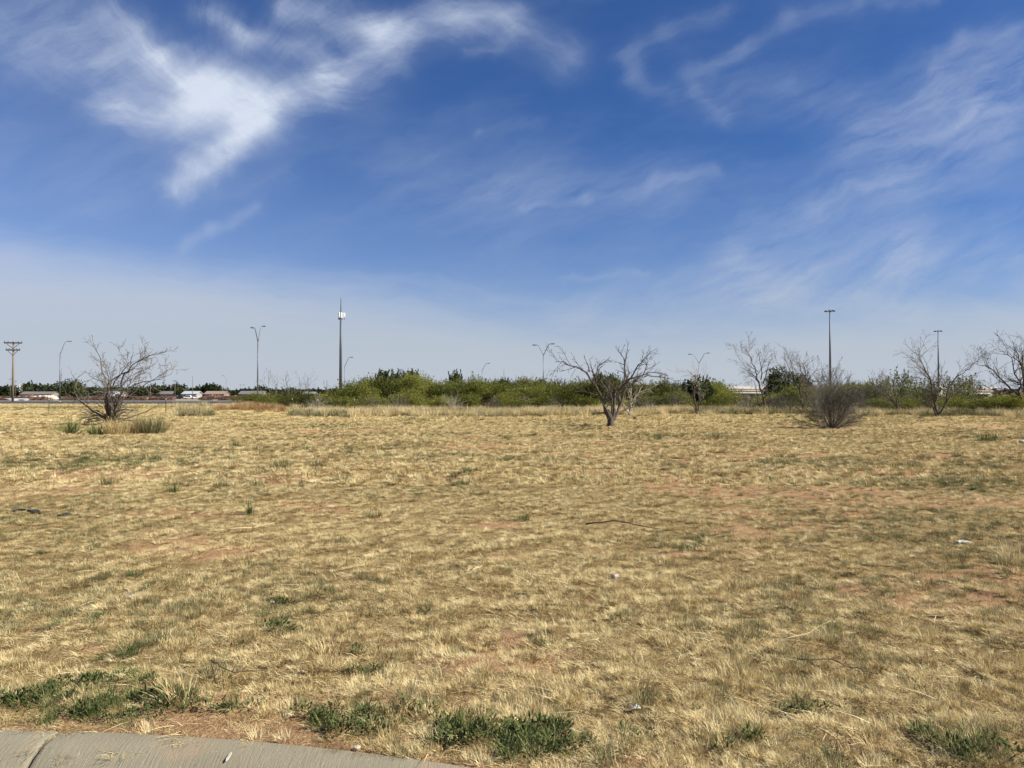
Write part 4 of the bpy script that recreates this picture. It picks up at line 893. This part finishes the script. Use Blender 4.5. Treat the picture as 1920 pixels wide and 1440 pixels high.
def high_mast(label, px, D, top):
    x, y = at(px, D); H = zat(top, D); root = thing('high_mast_light', label, 'mast light', (x, y, 0), 0, 'high-mast lights of the interchange')
    b = MB(); b.tube([(0, 0, 0), (0, 0, H*.5), (0, 0, H)], [.75, .5, .26], 10); b.build('pole', M['darksteel'], root, True)
    b = MB(); n = 16; b.tube([(1.5*math.cos(i*2*math.pi/n), 1.5*math.sin(i*2*math.pi/n), H-.4) for i in range(n+1)], .10, 5)
    for i in range(4): b.tube([(0, 0, H-.2), (1.5*math.cos(i*math.pi/2), 1.5*math.sin(i*math.pi/2), H-.4)], .08, 4)
    b.tube([(0, 0, H-.8), (0, 0, H+.5)], [.4, .3], 8); b.build('ring', M['darksteel'], root, True)
    for i in range(8):
        a = i*math.pi/4+.2; b = MB(); c, s = math.cos(a), math.sin(a)
        b.tube([(1.5*c, 1.5*s, H-.25), (1.9*c, 1.9*s, H-.3), (2.6*c, 2.6*s, H-.45)], [.22, .36, .3], 7); b.build('lamp_head', M['darksteel'], root, True)
high_mast('taller of the two high-mast lights, behind the round grey bush', 1557, 372, 582)
high_mast('shorter, farther high-mast light behind the thicket on the right', 1760, 490, 620)
def tower():
    D = 330; x, y = at(638.5, D); H = zat(586, D); top = zat(558, D); root = thing('cell_tower', 'tall grey monopole cell tower with a ring of white antenna panels', 'cell tower', (x, y, 0))
    b = MB(); b.tube([(0, 0, 0), (0, 0, H*.55), (0, 0, H)], [.72, .58, .36], 14); b.build('pole', M['darksteel'], root, True)
    b = MB(); b.tube([(0, 0, H), (0, 0, top-.8), (0, 0, top)], [.22, .14, .10], 8); b.build('lightning_mast', M['darksteel'], root, True)
    b = MB()
    for k in range(3):
        a0 = k*2*math.pi/3+.3; a1 = a0+2*math.pi/3; q = [(1.5*math.cos(a), 1.5*math.sin(a)) for a in (a0, a1)]
        for z in (H-1.0, H-2.1): b.tube([(q[0][0], q[0][1], z), (q[1][0], q[1][1], z)], .07, 5)
        b.tube([(0, 0, H-1.9), (q[0][0], q[0][1], H-1.5)], .09, 5)
    b.build('platform', M['darksteel'], root)
    for k in range(3):
        a0 = k*2*math.pi/3+.3; a1 = a0+2*math.pi/3; am = (a0+a1)/2
        for t in (.04, .36, .64, .96):
            qx = 1.75*(math.cos(a0)*(1-t)+math.cos(a1)*t); qy = 1.75*(math.sin(a0)*(1-t)+math.sin(a1)*t)
            b = MB(); b.box(-.12, .12, -.22, .22, -1.25, 1.25); o = b.build('antenna_panel', M['white'], root)
            bv = o.modifiers.new('bevel', 'BEVEL'); bv.width = .05; o.location = (qx, qy, H-1.3); o.rotation_euler = (0, .06, am)
            b = MB(); b.box(-.26, -.14, -.10, .10, -1.9, -.3); b.build('radio_unit', M['darksteel'], o)
tower()
def power_pole(label, px, D, top, arms, wood=True, name='power_pole', w=.16, rz=.2):
    x, y = at(px, D); H = zat(top, D); root = thing(name, label, 'power pole', (x, y, 0), rz, 'power poles'); b = MB(); b.tube([(0, 0, 0), (0, 0, H)], [w*1.15, w*.75], 8); b.build('pole', M['pole'], root, True)
    for z, hw in arms:
        b = MB(); b.box(-hw, hw, -.17-w*.3, -.02-w*.3, H-z-.12, H-z+.12); c = b.build('crossarm', M['darkwood'], root)
        if D < 200:
            for s in (-1, 1):
                b = MB(); b.tube([(s*hw*.8, -.2, H-z), (0, -.2, H-z-1.1)], .05, 5); b.build('brace', M['darkwood'], root)
            for q in (-.95, -.55, .0, .55, .95):
                b = MB(); b.tube([(q*hw, -.1, H-z+.12), (q*hw, -.1, H-z+.22), (q*hw, -.1, H-z+.36)], [.04, .09, .05], 6); b.build('insulator', M['darksteel'], c)
    return root
power_pole('wooden power pole with two dark crossarms at the left edge', 24, 140, 641, [(.2, 1.55), (1.55, 1.2)], w=.2)
for lab, px, D, top in [('small distant power pole left of the church', 19, 520, 710), ('tiny distant pole right of the near power pole', 29, 560, 714), ('thin distant pole right of the church steeple', 41, 420, 714), ('thin distant pole over the trees right of the sprawling tree', 328, 330, 713),
        ('thin tall pole above the parked cars', 361, 300, 705), ('short distant pole in the tree gap', 282, 320, 722), ('faint distant pole left of the double-arm lamp, farther one', 451, 600, 721), ('faint distant pole just left of the double-arm lamp', 457, 620, 721),
        ('dark distant pole beside the low bare tree near the cell tower', 613, 240, 712), ('thin dark pole standing above the thicket right of centre', 945, 300, 693), ('faint tall pole right of the single-arm lamp in the thicket', 928, 480, 703), ('faint thin pole right of the dark green trees', 827, 600, 706),
        ('faint pole behind the pale tree right of the forked tree', 1272, 260, 713), ('faint thin pole before the right-hand overpass', 1879, 430, 699)]:
    power_pole(lab, px, D, top, [(.3, .9)] if px in (19, 29, 328, 451, 457) else [], w=.13)

# ------------------------------------------------------------------ buildings, vehicles, clutter
def house(label, px, D, w, d, h, rh, wallm, roofm, rz=0., name='house', wins=3):
    x, y = at(px, D); root = thing(name, label, 'house', (x, y, 0), rz)
    b = MB(); b.box(-w/2, w/2, 0, d, 0, h); b.prism([(0, h), (d, h), (d/2, h+rh)], -w/2, w/2); b.build('wall', M[wallm], root)
    b = MB(); e = .5; s = rh/(d/2); t = .18
    b.prism([(-e, h-e*s+.02), (d/2, h+rh+.02), (d+e, h-e*s+.02), (d+e, h-e*s+.02+t), (d/2, h+rh+.02+t), (-e, h-e*s+.02+t)], -w/2-e, w/2+e); b.build('roof', M[roofm], root)
    for i in range(wins):
        cx = -w/2+w*(i+.7)/(wins+.6); b = MB(); b.box(cx-.6, cx+.6, -.05, .02, 1., 2.1); f = b.build('window', M['white'], root); b = MB(); b.box(cx-.5, cx+.5, -.07, -.051, 1.1, 2.); b.build('pane', M['glass'], f)
    b = MB(); b.box(w/2-1.6, w/2-.7, -.05, .02, .0, 2.1); b.build('door', M['roofdark'], root); return root
house('long low house with a white roof behind the sprawling bare tree', 212, 430, 7.4, 8, 2.4, 1.5, 'offwhite', 'roofpale')
house('pale house with a greenish metal roof behind the parked cars', 355, 360, 6.8, 7, 2.4, 1.2, 'offwhite', 'roofpale')
house('brown house with a tan roof right of the parked cars', 402, 420, 11, 8, 2.5, 1.5, 'tan', 'tan')
house('low tan house left of the double-arm lamp', 470, 380, 12, 8, 2.4, 1.4, 'tan', 'roofdark')
house('white-roofed building left of the cell tower', 579, 330, 4.6, 5, 2.3, .8, 'offwhite', 'roofpale')
house('long dark-roofed house right of the church', 67, 520, 22, 10, 2.6, 1.7, 'tan', 'roofdark', wins=5)
house('small brown house half hidden under the far trees', 310, 460, 12, 8, 2.6, 1.6, 'tan', 'roofdark')
def church():
    D = 600; x, y = at(34, D); r = thing('church', 'small white church with a pointed steeple at the far left', 'church', (x, y, 0)); w, h, rh, d = 5.6, 3.0, 2.3, 12
    b = MB(); b.prism([(-w/2, 0), (w/2, 0), (w/2, h), (0, h+rh), (-w/2, h)], 0, d, 'y'); b.build('wall', M['white'], r)
    b = MB(); s = rh/(w/2); e = .4; b.prism([(-w/2-e, h-e*s+.02), (0, h+rh+.02), (w/2+e, h-e*s+.02), (w/2+e, h-e*s+.27), (0, h+rh+.27), (-w/2-e, h-e*s+.27)], -.3, d+.3, 'y'); b.build('roof', M['white'], r)
    b = MB(); b.box(-.8, .8, 1.2, 2.8, h+rh-.9, h+rh+1.0); q = b.build('steeple', M['white'], r); b = MB(); b.tube([(0, 2, h+rh+1.0), (0, 2, h+rh+6.2)], [.8, .05], 8); b.build('spire', M['white'], q)
    b = MB(); b.box(-1.3, 1.3, -.06, -.01, 1.9, 3.1); b.build('window', M['glass'], r); b = MB(); b.box(-.8, .8, -.06, -.01, 0, 1.7); b.build('door', M['roofdark'], r)
    b = MB(); b.box(w/2+.01, w/2+4, 2, 9, 0, 2.4); b.build('side_wing', M['offwhite'], r)
church()
def car(label, px, D, paint, rz=0, tall=0., name='parked_car', L=4.6, k=1.):
    x, y = at(px, D); r = thing(name, label, 'car', (x, y, .55 if D < 200 and D > 135 else 0), rz, 'cars parked by the far houses'); W_ = .9; h = 1.45+tall
    p = [(-L/2, .35), (L/2, .35), (L/2, .75), (L/2-.15, .9), (L*.26, .98), (L*.10, h-.04), (0, h), (-L*.28, h), (-L*.42, 1.02), (-L/2, .95)]
    b = MB(); b.prism(p, -W_, W_, 'y'); o = b.build('body', M[paint], r); bv = o.modifiers.new('bevel', 'BEVEL'); bv.width = .08; bv.segments = 2
    b = MB(); gp = [(L*.23, 1.0), (L*.10, h-.10), (0, h-.07), (-L*.27, h-.07), (-L*.38, 1.04)]; b.prism(gp, -W_-.012, W_+.012, 'y'); b.build('windows', M['glass'], r)
    for sx in (-1, 1):
        for sy in (-1, 1):
            b = MB(); b.tube([(sx*L*.31, sy*(W_-.18), .33), (sx*L*.31, sy*(W_+.03), .33)], .33, 14); w_ = b.build('wheel', M['rubber'], r); b = MB(); b.tube([(sx*L*.31, sy*(W_+.02), .33), (sx*L*.31, sy*(W_+.045), .33)], .19, 10); b.build('rim', M['galv'], w_)
    for sy in (-.6, .6):
        b = MB(); b.box(L/2-.04, L/2+.02, sy-.18, sy+.18, .62, .78); b.build('headlight', M['white'], r)
car('white parked car in front of the greenish-roofed house', 355, 330, 'car_white', .1, .25)
car('dark parked car left of the white one', 341, 335, 'car_dark', -.1)
car('silver parked car, leftmost of the parked cars', 331, 340, 'car_silver', .2)
car('small white parked car, rightmost of the parked cars', 368, 345, 'car_white', .15)
car('tall white van behind the trunk of the sprawling bare tree', 217, 250, 'car_white', 1.3, .7)
def rubble(name, label, cat, px, D, L, h, m, seed, d=1.2, n=22, rz=0):
    x, y = at(px, D); rng = random.Random(seed); b = MB(); vs = []; fs = []
    for i in range(n+1):
        t = i/n; e = math.sin(math.pi*min(max(t, .02), .98))**.35
        for j in range(7):
            a = math.pi*j/6; vs.append(((t-.5)*L+rng.gauss(0, L*.006), -math.cos(a)*d*e+rng.gauss(0, .05), math.sin(a)*h*e*rng.uniform(.7, 1.1)))
    for i in range(n):
        for j in range(6): fs.append((i*7+j, (i+1)*7+j, (i+1)*7+j+1, i*7+j+1))
    b.add(vs, fs); o = b.build(name, M[m], None, False); o.location = (x, y, -.03); o.rotation_euler = (0, 0, rz); return tag(o, label, cat)
def barrier(label, px, D, L, h, z=0., m='white', name='concrete_barrier'):
    x, y = at(px, D); b = MB(); b.prism([(-.4, 0), (.4, 0), (.4, .15), (.16, h*.6), (.12, h), (-.12, h), (-.16, h*.6), (-.4, .15)], -L/2, L/2); o = b.build(name, M[m]); o.location = (x, y, z); return tag(o, label, 'barrier')
barrier('long white low barrier beside the foot of the power pole', 41, 190, 8.6, .85, 0)
barrier('short pale barrier at the foot of the leftmost lamp', 104, 185, 1.8, .6, 0, 'offwhite')
rubble('dirt_heap', 'pale tan dirt heap left of the leftmost lamp', 'dirt heap', 88, 215, 7, 1.9, 'stone', 1, 2)
rubble('dirt_heap', 'low tan dirt heap behind the white barrier', 'dirt heap', 55, 300, 22, 1.4, 'stone', 2, 3)
rubble('dirt_heap', 'tan dirt heap right of the leftmost lamp', 'dirt heap', 135, 260, 12, 1.5, 'stone', 3, 2)
def pipe_stack(label, px, D, L, rows, seed):
    x, y = at(px, D); rng = random.Random(seed); r = thing('pipe_stack', label, 'pipe stack', (x, y, 0), rng.uniform(-.05, .05))
    for k in range(rows):
        for j in range(rows-k+1):
            b = MB(); o = rng.uniform(-1, 1)*.5; b.tube([(-L/2+o, (j+k*.5)*.42, .22+k*.38), (L/2+o, (j+k*.5)*.42, .22+k*.38)], .2, 8); b.build('pipe', M['rusty'], r, True)
pipe_stack('long stack of rusty pipes left of the fence post by the far road', 262, 215, 11, 3, 1)
pipe_stack('rusty pipe stack right of the long one, beyond the far road', 303, 235, 7, 3, 2)
def tank(label, px, D, r_, h):
    x, y = at(px, D); t = thing('storage_drum', label, 'drum', (x, y, 0)); b = MB(); b.tube([(0, 0, 0), (0, 0, h)], r_, 14); b.build('drum', M['white'], t, False); b = MB(); b.tube([(0, 0, h+.002), (0, 0, h+.06)], [r_*1.03, r_*.9], 14); b.build('lid', M['offwhite'], t)
tank('small white drum in front of the rusty pipes', 275, 190, .35, 1.0)
rubble('scrap_heap', 'dark reddish scrap heap right of the parked cars', 'scrap heap', 405, 290, 14, 1.9, 'rusty', 5, 1.6, 40)
rubble('scrap_heap', 'long dark reddish scrap heap left of the double-arm lamp', 'scrap heap', 440, 300, 12, 1.7, 'rusty', 6, 1.6, 40)
rubble('scrap_heap', 'low reddish scrap heap right of the church', 'scrap heap', 62, 380, 12, 2.2, 'rusty', 7, 1.6, 30)

# overpasses on the right
def overpass(label, px0, px1, D0, D1, zt, piers, ab0, ab1):
    x0, y0_ = at(px0, D0); x1, y1_ = at(px1, D1); L = math.hypot(x1-x0, y1_-y0_); r = thing('overpass', label, 'bridge', (x0, y0_, 0), math.atan2(y1_-y0_, x1-x0))
    b = MB(); b.prism([(0, zt-1.1), (.0, zt-.75), (-.0, zt), (11, zt), (11, zt-1.1)], 0, L); b.build('deck', M['concrete'], r)
    b = MB(); b.prism([(-.35, zt-.3), (-.02, zt-.3), (-.02, zt+.9), (-.22, zt+.9)], -2, L+2); b.build('parapet', M['concrete'], r)
    b = MB(); b.box(.6, L-.6, .5, 1.0, zt-2.3, zt-1.11); b.build('girder', M['concrete'], r)
    for p in piers:
        b = MB(); b.box(p*L-.5, p*L+.5, 1.2, 9.8, 0, zt-2.31); b.box(p*L-.8, p*L+.8, .6, 10.4, zt-3.1, zt-2.305); b.build('pier', M['concrete'], r)
    for s, on in ((0, ab0), (1, ab1)):
        if on:
            b = MB(); xa = 0 if s == 0 else L; q = -1 if s == 0 else 1
            vs = [(xa-q*on*.9, -1, -.1), (xa, -1, zt-1.15), (xa+q*on, -1, zt-1.15), (xa+q*on, -1, -.1)]; vs2 = [(a, 13, c) for a, _, c in vs]
            b.add(vs+vs2, [(0, 1, 2, 3), (7, 6, 5, 4), (0, 4, 5, 1), (1, 5, 6, 2), (2, 6, 7, 3), (3, 7, 4, 0)]); b.build('abutment', M['concrete'], r)
overpass('pale concrete overpass glimpsed between the bare trees left of the round grey bush', 1365, 1560, 330, 380, 4.9, (.3, .62), 0, 8)
overpass('concrete overpass with sloping abutment near the right edge', 1765, 1866, 300, 325, 4.5, (.35,), 4, 9)
rubble('road_embankment', 'brown brushy embankment carrying the road at the right edge', 'embankment', 1935, 300, 32, 4.0, 'tan', 8, 7, 30)
pro = [crown(660+i, 8, 500, .16, M['scrub'], .8, .2, 4.)[0] for i in range(2)]
rg_ = np.random.RandomState(3); n_ = 90; px_ = rg_.uniform(1860, 2020, n_); D_ = rg_.uniform(288, 300, n_); x_ = (px_-960)/F*D_; s_ = rg_.uniform(2, 4, n_)
scatter('embankment_scrub', np.stack([x_, D_, .8+rg_.uniform(0, 2.4, n_)], 1), np.stack([0*x_, 0*x_, rg_.uniform(0, 6, n_)], 1), np.stack([s_, s_, rg_.uniform(1.2, 2.4, n_)], 1), rg_.randint(0, 2, n_), pro, 'dark reddish bare scrub on the embankment at the right edge', 'scrub')

# ------------------------------------------------------------------ small things lying in the field
def stick(label, pts, r0, m, seed, forks=3, name='fallen_branch', lift=.02):
    rng = random.Random(seed); w = [P(*p) for p in pts]; b = MB(); cx, cy = w[0]
    q = [Vector((x-cx, y-cy, g(x, y)-g(cx, cy)+lift+rng.uniform(0, lift))) for x, y in w]
    fine = [q[0]]
    for a, c in zip(q[:-1], q[1:]):
        for t in (.33, .66, 1): fine.append(a.lerp(c, t)+Vector((rng.gauss(0, .008), rng.gauss(0, .008), rng.uniform(0, .01))))
    rr = radii(len(fine), r0, r0*.35); b.tube(fine, rr, 6, True)
    for i in range(forks):
        j = rng.randrange(1, len(fine)-1); a = rng.uniform(0, 6.28); L = rng.uniform(.08, .25); b.tube([fine[j], fine[j]+Vector((math.cos(a)*L*.5, math.sin(a)*L*.5, .02)), fine[j]+Vector((math.cos(a+.3)*L, math.sin(a+.3)*L, .03))], [rr[j]*.6, rr[j]*.4, .001], 4, True)
    o = b.build(name, M[m], None, True); o.location = (cx, cy, g(cx, cy)); return tag(o, label, 'stick')
stick('long dark fallen branch lying right of the field centre', [(1098,990),(1150,991),(1190,996),(1240,1001)], .011, 'bark', 1, 2, lift=.03)
stick('thin forked brown twig lying in the lower right grass', [(1495,1258),(1560,1256),(1600,1257),(1635,1268),(1662,1285)], .004, 'bark', 2, 3, lift=.03)
stick('short dark twig across the large olive tuft near the kerb', [(396,1254),(405,1268),(440,1272),(480,1275)], .005, 'bark', 3, 1, lift=.05)
stick('pale fallen stalk lying in the middle-left field', [(430,1003),(470,998),(515,990)], .008, 'pale_straw', 4, 3, 'dry_stalk', .05)
stick('small pale branching stick low in the field centre', [(870,1093),(890,1090),(905,1083)], .007, 'pale_straw', 5, 3, 'dry_stalk', .04)
stick('long pale stalk at the far lower right', [(1740,1312),(1800,1310),(1850,1318),(1900,1328)], .0025, 'pale_straw', 6, 0, 'dry_stalk', .07)
stick('pale thin stalk above the forked twig', [(1470,1235),(1520,1222),(1560,1213)], .0025, 'pale_straw', 7, 0, 'dry_stalk', .07)
stick('thin pale stalk right of the bottom leafy weeds', [(1180,1400),(1200,1425),(1215,1436)], .002, 'pale_straw', 8, 0, 'dry_stalk', .06)
def crumple(label, px, py, w, h, m, seed, name='litter', cat='litter', n=9):
    rng = random.Random(seed); x, y = P(px, py); vs = []; fs = []
    for i in range(n):
        for j in range(n):
            vs.append(((i/(n-1)-.5)*w*rng.uniform(.75, 1.1), (j/(n-1)-.5)*w*.7*rng.uniform(.75, 1.1), h*rng.random()*(1-.8*max(abs(i/(n-1)-.5), abs(j/(n-1)-.5))*2)+.015))
    for i in range(n-1):
        for j in range(n-1): fs.append((i*n+j, (i+1)*n+j, (i+1)*n+j+1, i*n+j+1))
    b = MB(); b.add(vs, fs); o = b.build(name, M[m], None, False); o.location = (x, y, g(x, y)+.012); sm = o.modifiers.new('thick', 'SOLIDIFY'); sm.thickness = .002; return tag(o, label, cat)
crumple('crumpled dirty white plastic litter in the lower centre grass', 1192, 1333, .045, .022, 'plastic', 1)
crumple('torn whitish plastic bag in the grass near the right edge', 1806, 1022, .14, .035, 'plastic', 2)
crumple('small white scrap among green blades at lower left centre', 511, 1130, .03, .03, 'plastic', 3)
crumple('small off-white scrap on the lower left grass', 245, 1134, .05, .02, 'plastic', 4)
crumple('pale curled scrap in the upper right field', 1442, 884, .14, .05, 'plastic', 5)
def stone(label, px, py, r, seed, m='stone'):
    rng = random.Random(seed); x, y = P(px, py); vs = []; fs = []; n, k = 8, 5
    for i in range(k+1):
        a = math.pi*i/k
        for j in range(n): q = 6.283*j/n; e = r*rng.uniform(.8, 1.15); vs.append((math.sin(a)*math.cos(q)*e, math.sin(a)*math.sin(q)*e*.8, math.cos(a)*e*.65+r*.4))
    for i in range(k):
        for j in range(n): fs.append((i*n+j, i*n+(j+1) % n, (i+1)*n+(j+1) % n, (i+1)*n+j))
    b = MB(); b.add(vs, fs); o = b.build('stone', M[m]); o.location = (x, y, g(x, y)+.005); return tag(o, label, 'stone')
stone('round tan stone on the dirt just behind the kerb', 670, 1407, .016, 1)
stone('pale grey stone in the grass below the field centre', 1152, 1093, .035, 2)
stone('small white stone in the pale grass left of the leafy weeds', 728, 1282, .014, 3, 'plastic')
stone('small pale stone near the torn plastic bag', 1720, 1098, .02, 4)
stone('dark stump-like clod right of the pale bare tree', 1191, 785, .16, 5, 'bark')
stone('small white stone at the far right of the field', 1916, 829, .10, 6, 'plastic')
def rubber_strip():
    b = MB(); cx, cy = P(70, 967); b2 = []
    for (a, c, w, h) in ((14, 48, .012, .01), (52, 76, .045, .02), (108, 134, .035, .012)):
        p = [P(a+(c-a)*t/6, 967+(1.5*math.sin(t))) for t in range(7)]
        b.tube([(x-cx, y-cy, g(x, y)-g(cx, cy)+h*.4*math.sin(math.pi*i/6)+.02) for i, (x, y) in enumerate(p)], [.01+w*.5*math.sin(math.pi*i/6)**.7 if 0 < i < 6 else .01 for i in range(7)], 7)
    o = b.build('tyre_scrap', M['rubber'], None, True); o.location = (cx, cy, g(cx, cy)); tag(o, 'torn strip of black tyre rubber half buried in the left field', 'tyre scrap')
rubber_strip()
# small pale mark on the kerb (a flattened wad)
b = MB(); vs = [(.0065*math.cos(i*.5236)*(1+.1*math.sin(3*i)), .028*math.sin(i*.5236), 0) for i in range(12)]
b.add([v for v in vs]+[(v[0]*.8, v[1]*.85, .003) for v in vs], [tuple(range(12, 24))]+[(i, (i+1) % 12, (i+1) % 12+12, i+12) for i in range(12)])
o = b.build('paint_mark', M['plastic']); kx = -1.175; o.location = (kx, float(kerb_y(kx))-.145, .003); o.rotation_euler = (-.0+.25, 0, -.1); tag(o, 'small white smear stuck on the face of the kerb', 'mark')
